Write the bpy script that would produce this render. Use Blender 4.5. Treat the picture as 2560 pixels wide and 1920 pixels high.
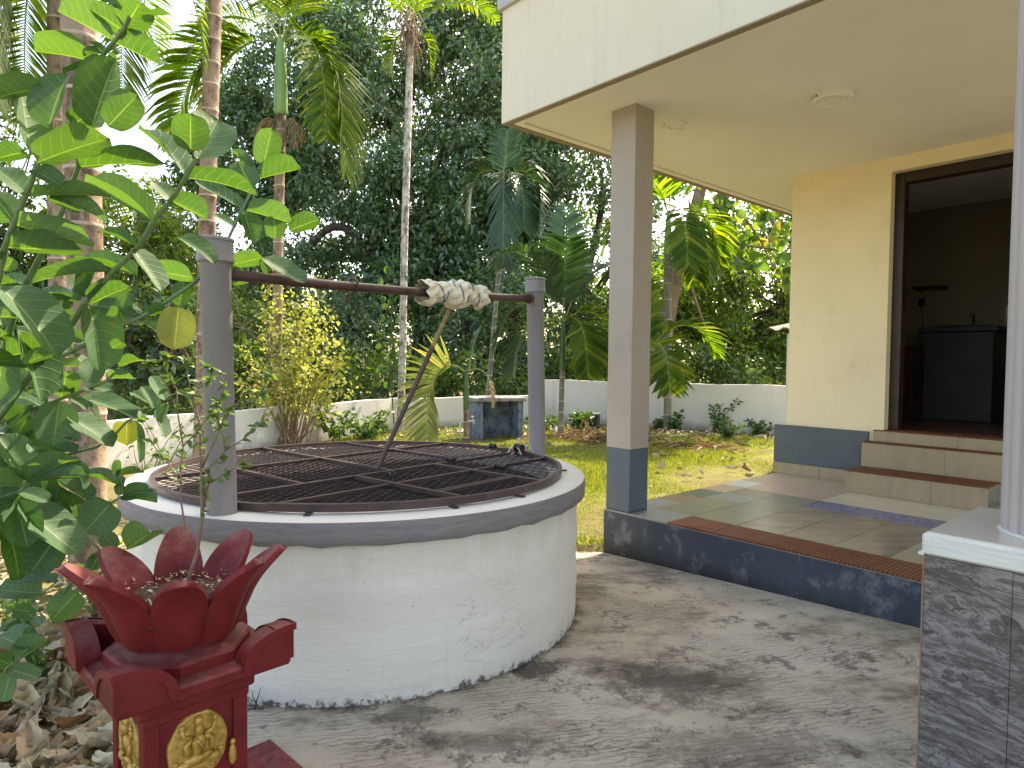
import bpy, math, random
import numpy as np
from mathutils import Vector, Matrix
R = math.radians
rng = np.random.default_rng(7)
random.seed(7)
sc = bpy.context.scene
for o in list(bpy.data.objects): bpy.data.objects.remove(o)
COL = sc.collection

# ------------------------------------------------------------------ camera
FPX, PITCH, ROLL, CAMH = 1657.84, 0.03465, 0.01085, 1.28
cp, sp, cr, sr = math.cos(PITCH), math.sin(PITCH), math.cos(ROLL), math.sin(ROLL)
FW = Vector((0, cp, -sp)); U0 = Vector((0, sp, cp)); X0v = Vector((1, 0, 0))
RT = X0v * cr + U0 * sr; UP = -X0v * sr + U0 * cr
CAM = Vector((0, 0, CAMH))
cam = bpy.data.cameras.new('camera'); camo = bpy.data.objects.new('camera', cam); COL.objects.link(camo)
cam.sensor_width = 36; cam.lens = 36 * FPX / 2560; cam.clip_end = 2000; cam.clip_start = 0.02
M = Matrix((RT, UP, -FW)).transposed().to_4x4(); M.translation = CAM
camo.matrix_world = M
sc.camera = camo
# ------------------------------------------------------------------ sky and sun
SUN_EL, SUN_AZ = R(47), R(35)            # azimuth clockwise from +Y (the view direction)
w = bpy.data.worlds.new('World'); sc.world = w; w.use_nodes = True
wn = w.node_tree; bg = wn.nodes['Background']
sky = wn.nodes.new('ShaderNodeTexSky'); sky.sky_type = 'NISHITA'; sky.sun_disc = False
sky.sun_elevation = SUN_EL; sky.sun_rotation = SUN_AZ; sky.air_density = 1.0; sky.dust_density = 2.5; sky.ozone_density = 0.3
wn.links.new(sky.outputs[0], bg.inputs[0]); bg.inputs[1].default_value = 0.15
sd = Vector((math.sin(SUN_AZ) * math.cos(SUN_EL), math.cos(SUN_AZ) * math.cos(SUN_EL), math.sin(SUN_EL)))
sl = bpy.data.lights.new('sun', 'SUN'); sl.energy = 2.8; sl.angle = R(0.5); sl.color = (1.0, 0.93, 0.80)
so = bpy.data.objects.new('sun', sl); COL.objects.link(so)
so.rotation_euler = sd.to_track_quat('Z', 'Y').to_euler(); so.location = sd * 30
sc.view_settings.view_transform = 'Standard'; sc.view_settings.look = 'None'
sc.view_settings.exposure = 2.15; sc.view_settings.gamma = 1.0
sc.view_settings.use_white_balance = True; sc.view_settings.white_balance_temperature = 7700; sc.view_settings.white_balance_tint = 14
sc.cycles.max_bounces = 8; sc.cycles.diffuse_bounces = 5; sc.cycles.transmission_bounces = 4
sc.cycles.use_denoising = True

def PX(x, y, Y):
    """point at distance Y (world y) seen at photo pixel x, y (2560 px wide)"""
    d = FW + RT * ((x - 1280) / FPX) - UP * ((y - 960) / FPX)
    return CAM + d * (Y / d.y)
def PZ(x, y, z):
    d = FW + RT * ((x - 1280) / FPX) - UP * ((y - 960) / FPX)
    return CAM + d * ((z - CAMH) / d.z)

# ------------------------------------------------------------------ mesh helpers
class MB:
    def __init__(s): s.v = []; s.f = []; s.m = []; s.uv = {}
    def add(s, vs, fs, m=0):
        o = len(s.v); s.v += [tuple(v) for v in vs]
        for f in fs: s.f.append(tuple(i + o for i in f)); s.m.append(m)
        return s
    def box(s, x0, x1, y0, y1, z0, z1, m=0):
        vs = [(x, y, z) for z in (z0, z1) for y in (y0, y1) for x in (x0, x1)]
        return s.add(vs, [(0, 2, 3, 1), (4, 5, 7, 6), (0, 1, 5, 4), (2, 6, 7, 3), (0, 4, 6, 2), (1, 3, 7, 5)], m)
    def bbox(s, x0, x1, y0, y1, z0, z1, b=.004, m=0):
        """box with chamfered edges"""
        vs = []; 
        for z, i in ((z0, b), (z0 + b, 0), (z1 - b, 0), (z1, b)):
            vs += [(x0 + i, y0 + b, z), (x0 + b, y0 + i, z), (x1 - b, y0 + i, z), (x1 - i, y0 + b, z),
                   (x1 - i, y1 - b, z), (x1 - b, y1 - i, z), (x0 + b, y1 - i, z), (x0 + i, y1 - b, z)]
        fs = [tuple(range(7, -1, -1)), tuple(range(24, 32))]
        for k in range(3):
            for i in range(8):
                j = (i + 1) % 8
                fs.append((k * 8 + i, k * 8 + j, k * 8 + 8 + j, k * 8 + 8 + i))
        return s.add(vs, fs, m)
    def tube(s, pts, rad, n=8, m=0, cap=True, flat=1.0):
        pts = [Vector(p) for p in pts]
        if not hasattr(rad, '__len__'): rad = [rad] * len(pts)
        rings = []; side = None
        for i, p in enumerate(pts):
            a = pts[max(i - 1, 0)]; b = pts[min(i + 1, len(pts) - 1)]
            t = (b - a).normalized()
            if side is None:
                h = Vector((0, 0, 1)) if abs(t.z) < .9 else Vector((1, 0, 0))
                side = t.cross(h).normalized()
            else: side = (side - t * side.dot(t)).normalized()
            up = side.cross(t)
            for k in range(n):
                q = 2 * math.pi * k / n
                rings.append(p + side * math.cos(q) * rad[i] + up * math.sin(q) * rad[i] * flat)
        fs = []
        for i in range(len(pts) - 1):
            for k in range(n):
                j = (k + 1) % n
                fs.append((i * n + k, i * n + j, i * n + n + j, i * n + n + k))
        if cap:
            fs.append(tuple(range(n - 1, -1, -1))); fs.append(tuple((len(pts) - 1) * n + k for k in range(n)))
        return s.add(rings, fs, m)
    def lathe(s, prof, n=32, m=0, c=(0, 0), a0=0, a1=2 * math.pi, closed=True):
        full = abs(a1 - a0 - 2 * math.pi) < 1e-6
        nn = n if full else n + 1; vs = []
        for r, z in prof:
            for k in range(nn):
                q = a0 + (a1 - a0) * k / n
                vs.append((c[0] + r * math.cos(q), c[1] + r * math.sin(q), z))
        fs = []
        for i in range(len(prof) - 1):
            for k in range(n):
                j = (k + 1) % nn
                fs.append((i * nn + k, i * nn + j, i * nn + nn + j, i * nn + nn + k))
        return s.add(vs, fs, m)
    def prism(s, poly, z0, z1, m=0):
        n = len(poly)
        vs = [(x, y, z0) for x, y in poly] + [(x, y, z1) for x, y in poly]
        fs = [tuple(range(n - 1, -1, -1)), tuple(range(n, 2 * n))] + [(i, (i + 1) % n, n + (i + 1) % n, n + i) for i in range(n)]
        return s.add(vs, fs, m)
    def mesh(s, name, mats, smooth=False, auto=None):
        me = bpy.data.meshes.new(name); me.from_pydata(s.v, [], s.f)
        if not isinstance(mats, (list, tuple)): mats = [mats]
        for q in mats: me.materials.append(q)
        me.polygons.foreach_set('material_index', s.m)
        if smooth: me.polygons.foreach_set('use_smooth', [True] * len(s.f))
        me.update()
        if auto is not None:
            me.polygons.foreach_set('use_smooth', [True] * len(s.f))
            me.set_sharp_from_angle(angle=R(auto))
        return me
    def build(s, name, mats, parent=None, smooth=False, auto=None, **kw):
        return link(name, s.mesh(name, mats, smooth, auto), parent, **kw)

def link(name, me, parent=None, label=None, cat=None, group=None, kind=None, mw=None):
    o = bpy.data.objects.new(name, me); COL.objects.link(o)
    if parent is not None: o.parent = parent
    if mw is not None: o.matrix_local = mw
    for k, v in (('label', label), ('category', cat), ('group', group), ('kind', kind)):
        if v: o[k] = v
    return o
def thing(name, label, cat, loc=(0, 0, 0), rz=0, group=None, kind=None):
    o = link(name, None, label=label, cat=cat, group=group, kind=kind or 'thing')
    o.location = loc; o.rotation_euler = (0, 0, rz); o.empty_display_size = .1
    return o

def leaf_mesh(name, P, A, Nn, L, W, mats, mi=None, fold=.25, droop=0.0):
    """many small leaves: P base, A axis unit, Nn normal unit (n,3); L, W arrays. two folded triangles pairs each"""
    n = len(P); S = np.cross(A, Nn); S /= np.linalg.norm(S, axis=1, keepdims=True) + 1e-9
    Nn = np.cross(S, A)
    L = np.asarray(L)[:, None] * np.ones((n, 1)); W = np.asarray(W)[:, None] * np.ones((n, 1))
    mid = P + A * L * .42 - Nn * W * fold * .3
    V = np.empty((n, 4, 3), np.float32)
    V[:, 0] = P; V[:, 2] = P + A * L - Nn * L * droop
    V[:, 1] = mid + S * W * .5 + Nn * W * fold
    V[:, 3] = mid - S * W * .5 + Nn * W * fold
    idx = np.arange(n)[:, None] * 4
    F = np.concatenate([idx + [[0, 1, 2]], idx + [[0, 2, 3]]], 1).reshape(-1)
    me = bpy.data.meshes.new(name)
    me.vertices.add(n * 4); me.vertices.foreach_set('co', V.reshape(-1))
    me.loops.add(n * 6); me.loops.foreach_set('vertex_index', F.astype(np.int32))
    me.polygons.add(n * 2); me.polygons.foreach_set('loop_start', np.arange(n * 2, dtype=np.int32) * 3)
    if not isinstance(mats, (list, tuple)): mats = [mats]
    for q in mats: me.materials.append(q)
    if mi is not None: me.polygons.foreach_set('material_index', np.repeat(mi, 2).astype(np.int32))
    me.update(calc_edges=True); me.validate()
    return me
def round_leaves(name, P, A, Nn, L, W, mats, fold=.25, droop=.0):
    n = len(P); S = np.cross(A, Nn); S /= np.linalg.norm(S, axis=1, keepdims=True) + 1e-9; Nn = np.cross(S, A)
    L = np.asarray(L)[:, None] * np.ones((n, 1)); W = np.asarray(W)[:, None] * np.ones((n, 1)); V = np.empty((n, 7, 3), np.float32)
    V[:, 0] = P; V[:, 3] = P + A * L - Nn * L * droop; V[:, 6] = P + A * L * .5 - Nn * (W * fold * .3 + L * droop * .3)
    for i, f_, w_, s_ in ((1, .25, .42, 1), (2, .68, .44, 1), (4, .68, .44, -1), (5, .25, .42, -1)): V[:, i] = P + A * L * f_ + S * W * w_ * s_ + Nn * (W * fold * .6 - L * droop * f_ * f_)
    idx = np.arange(n)[:, None] * 7; F = np.concatenate([idx + [t_] for t_ in ([0, 1, 6], [1, 2, 6], [2, 3, 6], [3, 4, 6], [4, 5, 6], [5, 0, 6])], 1).reshape(-1)
    me = bpy.data.meshes.new(name); me.vertices.add(n * 7); me.vertices.foreach_set('co', V.reshape(-1)); me.loops.add(n * 18); me.loops.foreach_set('vertex_index', F.astype(np.int32))
    me.polygons.add(n * 6); me.polygons.foreach_set('loop_start', np.arange(n * 6, dtype=np.int32) * 3); me.materials.append(mats); me.update(calc_edges=True); me.validate()
    me.polygons.foreach_set('use_smooth', [True] * len(me.polygons)); return me
def unit(a): return a / (np.linalg.norm(a, axis=-1, keepdims=True) + 1e-9)

# ------------------------------------------------------------------ materials
def node(nt, t, **kw):
    n = nt.nodes.new('ShaderNode' + t)
    for k, v in kw.items():
        if k.startswith('i_'):
            key = k[2:]; key = int(key) if key.isdigit() else key.replace('_', ' ')
            n.inputs[key].default_value = v
        else: setattr(n, k, v)
    return n
class MT:
    """small wrapper to write node graphs"""
    def __init__(s, name, rough=.7, spec=.4):
        s.m = bpy.data.materials.new(name); s.m.use_nodes = True; s.nt = s.m.node_tree
        s.b = s.nt.nodes['Principled BSDF']; s.b.inputs['Roughness'].default_value = rough
        s.b.inputs['Specular IOR Level'].default_value = spec
        s.pos = None
    def L(s, a, b): s.nt.links.new(a, b)
    def coord(s, kind='pos', scale=(1, 1, 1), rot=(0, 0, 0)):
        if kind == 'pos': out = node(s.nt, 'NewGeometry').outputs['Position']
        else: out = node(s.nt, 'TexCoord').outputs[kind]
        mp = node(s.nt, 'Mapping'); mp.inputs['Scale'].default_value = scale; mp.inputs['Rotation'].default_value = rot
        s.L(out, mp.inputs[0]); return mp.outputs[0]
    def noise(s, c, scale, detail=4, rough=.6, dist=0):
        n = node(s.nt, 'TexNoise', i_Scale=scale, i_Detail=detail, i_Roughness=rough, i_Distortion=dist); s.L(c, n.inputs['Vector'])
        return n.outputs['Fac']
    def wave(s, c, scale, dist=0, dscale=1, detail=2, dirn='X', prof='SIN', typ='BANDS'):
        n = node(s.nt, 'TexWave', i_Scale=scale, i_Distortion=dist, i_Detail=detail, i_Detail_Scale=dscale, wave_type=typ, wave_profile=prof)
        n.bands_direction = dirn; s.L(c, n.inputs['Vector']); return n.outputs['Fac']
    def ramp(s, fac, stops, interp='LINEAR'):
        r = node(s.nt, 'ValToRGB'); r.color_ramp.interpolation = interp
        e = r.color_ramp.elements
        while len(e) < len(stops): e.new(.5)
        for k, (p, c) in enumerate(stops):
            e[k].position = p
            c = (c, c, c) if not hasattr(c, '__len__') else c
            e[k].color = (*c, 1)
        s.L(fac, r.inputs[0]); return r.outputs[0]
    def mix(s, fac, a, b, typ='MIX'):
        n = node(s.nt, 'MixRGB', blend_type=typ)
        for v, i in ((fac, 0), (a, 1), (b, 2)):
            if hasattr(v, 'is_output') or isinstance(v, bpy.types.NodeSocket): s.L(v, n.inputs[i])
            elif i == 0: n.inputs[0].default_value = v
            else: n.inputs[i].default_value = (*v, 1)
        return n.outputs[0]
    def math(s, op, a, b=0.0, c=None):
        n = node(s.nt, 'Math', operation=op)
        for v, i in ((a, 0), (b, 1), (c, 2)):
            if v is None: continue
            if isinstance(v, bpy.types.NodeSocket): s.L(v, n.inputs[i])
            else: n.inputs[i].default_value = v
        return n.outputs[0]
    def sep(s, c):
        n = node(s.nt, 'SeparateXYZ'); s.L(c, n.inputs[0]); return n.outputs
    def col(s, c):
        if isinstance(c, bpy.types.NodeSocket): s.L(c, s.b.inputs['Base Color'])
        else: s.b.inputs['Base Color'].default_value = (*c, 1)
        return s
    def rough(s, r): s.L(r, s.b.inputs['Roughness']); return s
    def bump(s, h, strength=.3, dist=.01, prev=None):
        n = node(s.nt, 'Bump', i_Strength=strength, i_Distance=dist); s.L(h, n.inputs['Height'])
        if prev is not None: s.L(prev, n.inputs['Normal'])
        s.L(n.outputs[0], s.b.inputs['Normal']); return n.outputs[0]
def vec(a, f): return tuple(min(1, x * f) for x in a)

def plain(name, c, rough=.7, var=.12, scale=6, bump=.15, bscale=60, spec=.4, bdist=.004, dirt=None):
    t = MT(name, rough, spec); co = t.coord()
    n = t.noise(co, scale, 5); base = t.ramp(n, [(.3, vec(c, 1 - var)), (.7, vec(c, 1 + var))])
    if dirt:
        d = t.noise(co, dirt[1], 8, .7); k = t.ramp(d, [(dirt[2], 0), (dirt[2] + .12, 1)])
        base = t.mix(t.math('MULTIPLY', k, dirt[3]), base, dirt[0])
    t.col(base)
    if bump: t.bump(t.noise(co, bscale, 4), bump, bdist)
    return t.m

def leafmat(name, c1, c2, c3=None, rough=.45, trans=.4, tc=None, spec=.5, veins=None):
    """two-sided leaf: glossy surface plus light passing through; colour varies from leaf to leaf"""
    t = MT(name, rough, spec); g = node(t.nt, 'NewGeometry')
    stops = [(0, c1), (.75, c2)] + ([(1, c3)] if c3 else [])
    colr = t.ramp(g.outputs['Random Per Island'], stops)
    t.col(colr)
    tr = node(t.nt, 'BsdfTranslucent')
    tcol = t.mix(1.0, colr, tc or (1.9, 2.0, .6), 'MULTIPLY')
    t.L(tcol, tr.inputs[0])
    mx = node(t.nt, 'MixShader'); mx.inputs[0].default_value = trans
    out = t.nt.nodes['Material Output']
    t.L(t.b.outputs[0], mx.inputs[1]); t.L(tr.outputs[0], mx.inputs[2]); t.L(mx.outputs[0], out.inputs[0])
    return t.m

MA = {}
# --- house paints
MA['cream'] = plain('cream_paint', (.80, .69, .46), .75, .05, 1.2, .3, 45, bdist=.004, dirt=((.55, .45, .27), 2.2, .58, .28))
t = MT('fascia_paint', .8); co = t.coord(); n = t.noise(co, .9, 4)
b = t.ramp(n, [(.3, (.64, .60, .46)), (.7, (.69, .65, .53))])
st = t.noise(t.coord('pos', (9, 9, .5)), 1.0, 5, .65); b = t.mix(t.ramp(st, [(.54, 0), (.76, .36)]), b, (.40, .37, .27))
b = t.mix(t.ramp(t.math('SUBTRACT', t.sep(co)[2], t.math('MULTIPLY', t.noise(t.coord('pos', (11, 11, .4)), 1.2, 6, .7), .9)), [(3.14, 0), (3.42, .5)]), b, (.40, .38, .29))
cr_ = t.noise(t.coord('pos', (1, 1, 1)), 2.3, 7, .7); b = t.mix(t.ramp(cr_, [(.497, 0), (.5, .25), (.503, 0)]), b, (.35, .32, .24))
t.col(b); t.bump(t.noise(co, 38, 5, .65), .4, .006); MA['fascia'] = t.m
MA['soffit'] = plain('soffit_paint', (.86, .79, .70), .85, .06, .8, .5, 70, bdist=.004)
t = MT('soffit_paint_cracked', .85); co = t.coord(); b = t.ramp(t.noise(co, .8, 5), [(.3, (.84, .79, .73)), (.7, (.92, .88, .83))])
xyz = t.sep(co); dx = t.math('SUBTRACT', xyz[0], 1.137); dy = t.math('SUBTRACT', xyz[1], 4.856)
dd = t.math('SQRT', t.math('ADD', t.math('MULTIPLY', dx, dx), t.math('MULTIPLY', dy, dy)))
crk = t.math('MULTIPLY', t.ramp(t.noise(t.coord('pos', (1, 1, 1)), 4.5, 6, .6), [(.485, 0), (.5, 1), (.515, 0)]), t.ramp(dd, [(.12, .8), (.22, 0)]))
b = t.mix(crk, b, (.45, .33, .22)); b = t.mix(t.ramp(t.noise(co, 3.1, 8, .7), [(.58, 0), (.75, .12)]), b, (.5, .45, .36))
t.col(b); t.bump(t.noise(co, 70, 4), .5, .004); MA['soffit'] = t.m
MA['drip'] = plain('drip_paint', (.30, .24, .17), .8, .06, 2, .2)
MA['trimgrey'] = plain('grey_trim_paint', (.42, .42, .42), .7, .08, 3)
MA['taupe'] = plain('taupe_paint', (.38, .335, .285), .7, .05, 2.0, .35, 50, dirt=((.27, .23, .19), 3.5, .58, .4))
MA['pillarblue'] = plain('slate_paint', (.082, .115, .145), .55, .08, 4, .2, 50)
MA['plinth'] = plain('plinth_paint', (.085, .107, .118), .6, .1, 3, .2, 40)
t = MT('porch_face_paint', .6); co = t.coord(); n = t.noise(co, 2.2, 6)
b = t.ramp(n, [(.3, (.030, .044, .066)), (.7, (.052, .070, .096))])
b = t.mix(t.ramp(t.noise(co, 5, 9, .75), [(.52, 0), (.66, .55)]), b, (.27, .29, .31))
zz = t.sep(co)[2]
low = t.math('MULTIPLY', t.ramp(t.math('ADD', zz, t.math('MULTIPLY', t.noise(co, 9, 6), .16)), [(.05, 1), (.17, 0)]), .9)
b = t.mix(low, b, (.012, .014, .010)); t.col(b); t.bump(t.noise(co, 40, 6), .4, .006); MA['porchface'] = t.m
MA['darkwood'] = plain('dark_door_wood', (.028, .013, .009), .35, .3, 8, .1)
MA['room'] = plain('room_wall_paint', (.20, .165, .115), .8, .06, 2)
MA['roomfloor'] = plain('room_floor', (.12, .06, .04), .3, .2, 4)
MA['counter'] = plain('wash_counter_concrete', (.025, .027, .03), .6, .3, 6)
MA['black'] = plain('black_plastic', (.012, .012, .012), .4, .1, 6)
MA['chrome'] = plain('chrome', (.6, .6, .6), .2, .05, 6); MA['chrome'].node_tree.nodes['Principled BSDF'].inputs['Metallic'].default_value = 1
MA['lampwhite'] = plain('lamp_body_white', (.78, .77, .74), .35, .02, 4, .0)
MA['diffuser'] = plain('lamp_diffuser', (.82, .80, .74), .5, .02, 4, .0)
# --- tiles
def tilemat(name, c, var=.12, scale=8, streak=False, rough=.22, vein=None):
    t = MT(name, rough, .5); co = t.coord('pos', (1, 1, 1), (0, 0, .5))
    if streak: co2 = t.coord('pos', (1.5, 9, 1), (0, 0, -.85)); n = t.noise(co2, 2.2, 6, .65)
    else: n = t.noise(co, scale, 6, .65)
    b = t.ramp(n, [(.3, vec(c, 1 - var)), (.7, vec(c, 1 + var))])
    if vein:
        v = t.noise(co, 22, 5, .6, 1.5); b = t.mix(t.ramp(v, [(.47, 0), (.5, .8), (.53, 0)]), b, vein)
    t.col(b); return t.m
MA['t_green'] = tilemat('tile_grey_green', (.20, .205, .15), .12, 30, vein=(.27, .27, .21))
MA['t_olive'] = tilemat('tile_olive_streaked', (.225, .195, .145), .3, streak=True)
MA['t_greybl'] = tilemat('tile_grey_mottled', (.23, .245, .24), .12, 34, vein=(.33, .34, .33))
MA['t_pink'] = tilemat('tile_pinkish', (.45, .345, .265), .04, 3)
MA['t_cream'] = tilemat('tile_cream', (.56, .51, .40), .05, 3)
MA['t_white'] = tilemat('tile_pale_aqua', (.50, .56, .52), .04, 5)
MA['t_slate'] = tilemat('tile_slate', (.115, .14, .13), .08, 6)
MA['t_brownmot'] = tilemat('tile_brown_mottled', (.24, .19, .12), .25, 16)
MA['t_blue'] = tilemat('tile_blue_mottled', (.10, .105, .25), .25, 40, vein=(.42, .42, .52))
MA['t_beige'] = tilemat('tile_beige_riser', (.33, .265, .165), .10, streak=True, rough=.3)
MA['t_sand'] = tilemat('tile_sand', (.40, .36, .24), .06, 3)
MA['grout'] = plain('grout', (.30, .28, .24), .9, .15, 20)
t = MT('ribbed_brown_tile', .75, .15); co = t.coord('Object'); wv = t.wave(co, 14, 0, 1, 0, 'X')
co2 = t.coord('Object'); wy = t.wave(co2, 14, 0, 1, 0, 'Y')
b = t.mix(t.ramp(wv, [(.2, 0), (.7, 1)]), (.11, .036, .018), (.25, .095, .045)); b = t.mix(t.math('MULTIPLY', wy, .25), b, (.06, .02, .01))
t.col(t.mix(t.ramp(t.noise(t.coord(), 5, 5), [(.4, 0), (.75, .3)]), b, (.28, .18, .11))); t.bump(wv, .8, .006); MA['ribbed'] = t.m
t = MT('dark_marble_tile', .18, .5); co = t.coord('pos', (.8, .8, 2.4), (R(10), 0, 0)); n0 = t.noise(co, 2.2, 8, .68, 2.2)
b = t.ramp(n0, [(.28, (.04, .036, .036)), (.42, (.13, .12, .12)), (.5, (.24, .23, .23)), (.54, (.09, .082, .082)), (.68, (.20, .19, .185)), (.78, (.42, .41, .40))])
v = t.noise(co, 3.5, 9, .7, 3.5); b = t.mix(t.ramp(v, [(.475, 0), (.498, .8), (.52, 0)]), b, (.018, .016, .018))
v = t.noise(t.coord('pos', (1, 1, 3)), 9, 8, .75, 1.5); b = t.mix(t.ramp(v, [(.62, 0), (.72, .5)]), b, (.40, .39, .38)); t.col(b); MA['marble'] = t.m
MA['tile_edge'] = plain('tile_edge_clay', (.28, .16, .10), .8, .2, 20)
t = MT('ledge_white_paint', .3); co = t.coord('pos', (3, 3, 30)); n = t.noise(co, 3, 6)
t.col(t.ramp(n, [(.3, (.56, .58, .56)), (.7, (.72, .73, .70))])); t.bump(n, .4, .006); MA['ledge'] = t.m
MA['ledgetop'] = plain('ledge_top_tile', (.62, .585, .52), .18, .03, 4, .0)
MA['flute'] = plain('fluted_column_paint', (.42, .385, .375), .5, .04, 3, .1)
# --- well
t = MT('well_white_paint', .55, .4); co = t.coord(); zz = t.sep(co)[2]
b = t.ramp(t.noise(co, 1.6, 6), [(.3, (.66, .655, .61)), (.7, (.76, .75, .71))])
b = t.mix(t.math('MULTIPLY', t.ramp(t.math('ADD', zz, t.math('MULTIPLY', t.noise(t.coord('pos', (7, 7, .6)), 1.2, 6, .7), .5)), [(.70, 0), (.92, .5)]), 1.0), b, (.50, .46, .34))
b = t.mix(t.ramp(t.noise(t.coord('pos', (2.2, 2.2, 9)), 1.6, 7, .7), [(.55, 0), (.75, .28)]), b, (.52, .53, .52))
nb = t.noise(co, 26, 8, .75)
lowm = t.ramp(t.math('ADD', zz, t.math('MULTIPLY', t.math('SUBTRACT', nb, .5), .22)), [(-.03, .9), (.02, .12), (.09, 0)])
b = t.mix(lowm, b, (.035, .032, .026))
b = t.mix(t.ramp(t.noise(t.coord('pos', (14, 14, .8)), 1.3, 5, .6), [(.63, 0), (.8, .22)]), b, (.42, .37, .24))
ck = t.math('MULTIPLY', t.ramp(t.noise(t.coord('pos', (1, 1, 2.2)), 2.6, 8, .62), [(.492, 0), (.5, .55), (.508, 0)]), t.ramp(t.noise(co, 1.9, 3), [(.48, 0), (.6, 1)])); b = t.mix(ck, b, (.30, .29, .27))
b = t.mix(t.ramp(t.noise(t.coord('pos', (9, 9, .5)), 1.1, 6, .7), [(.6, 0), (.74, .22)]), b, (.46, .44, .37))
sp_ = t.noise(co, 95, 2, .5); b = t.mix(t.ramp(sp_, [(.73, 0), (.77, .7)]), b, (.12, .11, .10))
t.col(b); h = t.math('ADD', t.noise(t.coord('pos', (1.3, 1.3, 7)), 1.5, 7, .68), t.math('MULTIPLY', t.noise(co, 40, 4), .12))
t.bump(h, .5, .018); MA['wellwhite'] = t.m
MA['slabwhite'] = plain('slab_white_paint', (.60, .59, .535), .5, .05, 4, .25, 30, dirt=((.45, .44, .38), 9, .6, .4))
t = MT('slab_grey_paint', .6); co = t.coord(); n = t.noise(t.coord('pos', (4, 4, 22)), 2, 6, .65)
t.col(t.ramp(n, [(.3, (.16, .155, .163)), (.7, (.235, .225, .235))])); t.bump(n, .6, .010); MA['slabgrey'] = t.m
MA['postgrey'] = plain('post_grey_paint', (.225, .215, .22), .5, .07, 5, .35, 55, .25, dirt=((.18, .17, .17), 40, .66, .6))
MA['wellinside'] = plain('well_shaft', (.035, .03, .025), .8, .4, 3, .4, 14)
MA['water'] = plain('well_water', (.01, .014, .012), .05, .2, 3, .0)
t = MT('rusty_pipe', .5, .5); co = t.coord(); n = t.noise(co, 14, 7, .7)
t.col(t.ramp(n, [(.3, (.045, .022, .018)), (.55, (.085, .045, .036)), (.75, (.15, .075, .045))])); t.bump(n, .3, .002); MA['rust'] = t.m
MA['grate'] = plain('grate_brown_paint', (.062, .040, .038), .38, .3, 12, .1, 60, dirt=((.11, .05, .03), 20, .62, .5))
MA['wire'] = plain('wire_mesh_metal', (.06, .048, .045), .7, .3, 15, .0, spec=.15)
MA['sack'] = plain('sack_cloth', (.70, .65, .50), .9, .10, 18, .18, 140, bdist=.003, dirt=((.42, .30, .15), 12, .58, .5))
MA['cordblue'] = plain('blue_cord', (.05, .17, .22), .7, .2, 20)
MA['rope'] = plain('coir_rope', (.30, .23, .12), .9, .3, 60, .6, 200)
MA['whitewire'] = plain('white_wire', (.55, .53, .49), .6, .1, 20, .0)
# --- ground
t = MT('combed_concrete', .85, .3); co = t.coord()
pa = t.noise(co, 1.1, 7, .62); b = t.ramp(pa, [(.28, (.33, .285, .21)), (.5, (.48, .43, .34)), (.72, (.60, .55, .46))])
rot = t.coord('pos', (1, 1, 1), (0, 0, R(-24)))
lines = t.wave(t.coord('pos', (.55, 1, 1), (0, 0, R(-24))), 13.0, 8.0, 1.7, 2.5, 'Y', 'SIN')
fine = t.wave(t.coord('pos', (.5, 1, 1), (0, 0, R(-17))), 22.0, 12.0, 1.5, 2.5, 'Y', 'SIN')
ln = t.math('MAXIMUM', t.ramp(lines, [(.80, 0), (.97, 1)]), t.math('MULTIPLY', t.ramp(fine, [(.8, 0), (.97, 1)]), .6))
patchy = t.ramp(t.noise(co, 2.6, 4, .6), [(.42, .05), (.62, 1)])
lnm = t.math('MULTIPLY', ln, patchy)
b = t.mix(t.math('MULTIPLY', lnm, .55), b, (.10, .082, .06))
dk = t.ramp(t.noise(t.coord('pos', (1.0, 1.7, 1)), 1.25, 9, .72), [(.49, 0), (.60, .72)])
b = t.mix(dk, b, (.10, .078, .052))
b = t.mix(t.ramp(t.noise(co, 4.5, 12, .82), [(.545, 0), (.585, .65)]), b, (.06, .05, .038))
b = t.mix(t.ramp(t.noise(co, 60, 4, .7), [(.66, 0), (.72, .6)]), b, (.60, .56, .48))
xyz = t.sep(co)
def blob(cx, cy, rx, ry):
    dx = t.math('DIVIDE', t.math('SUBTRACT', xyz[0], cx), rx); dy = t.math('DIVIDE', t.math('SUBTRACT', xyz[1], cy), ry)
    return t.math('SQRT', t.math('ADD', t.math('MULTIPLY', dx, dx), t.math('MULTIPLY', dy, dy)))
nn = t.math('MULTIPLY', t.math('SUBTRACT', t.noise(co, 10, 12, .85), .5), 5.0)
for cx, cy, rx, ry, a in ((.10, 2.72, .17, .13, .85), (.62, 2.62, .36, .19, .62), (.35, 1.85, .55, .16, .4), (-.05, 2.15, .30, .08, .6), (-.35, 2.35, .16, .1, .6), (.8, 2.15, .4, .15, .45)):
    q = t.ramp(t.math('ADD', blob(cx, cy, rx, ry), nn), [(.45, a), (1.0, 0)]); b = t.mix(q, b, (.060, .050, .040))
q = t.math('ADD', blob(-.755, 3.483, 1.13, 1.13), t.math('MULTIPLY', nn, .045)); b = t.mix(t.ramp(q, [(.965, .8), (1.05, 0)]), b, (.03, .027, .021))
wh = t.ramp(t.noise(co, 20, 7, .75), [(.62, 0), (.70, .8)]); wm = t.ramp(t.math('ADD', blob(.25, 2.66, .55, .22), nn), [(.5, 1), (1.2, 0)])
b = t.mix(t.math('MULTIPLY', wh, wm), b, (.50, .49, .47))
t.col(b); hb = t.math('SUBTRACT', t.math('MULTIPLY', t.noise(co, 18, 6), .6), t.math('MULTIPLY', lnm, .9)); t.bump(hb, .7, .012); MA['concrete'] = t.m
t = MT('garden_soil', .95, .2); co = t.coord(); n = t.noise(co, 1.4, 8, .65)
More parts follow.
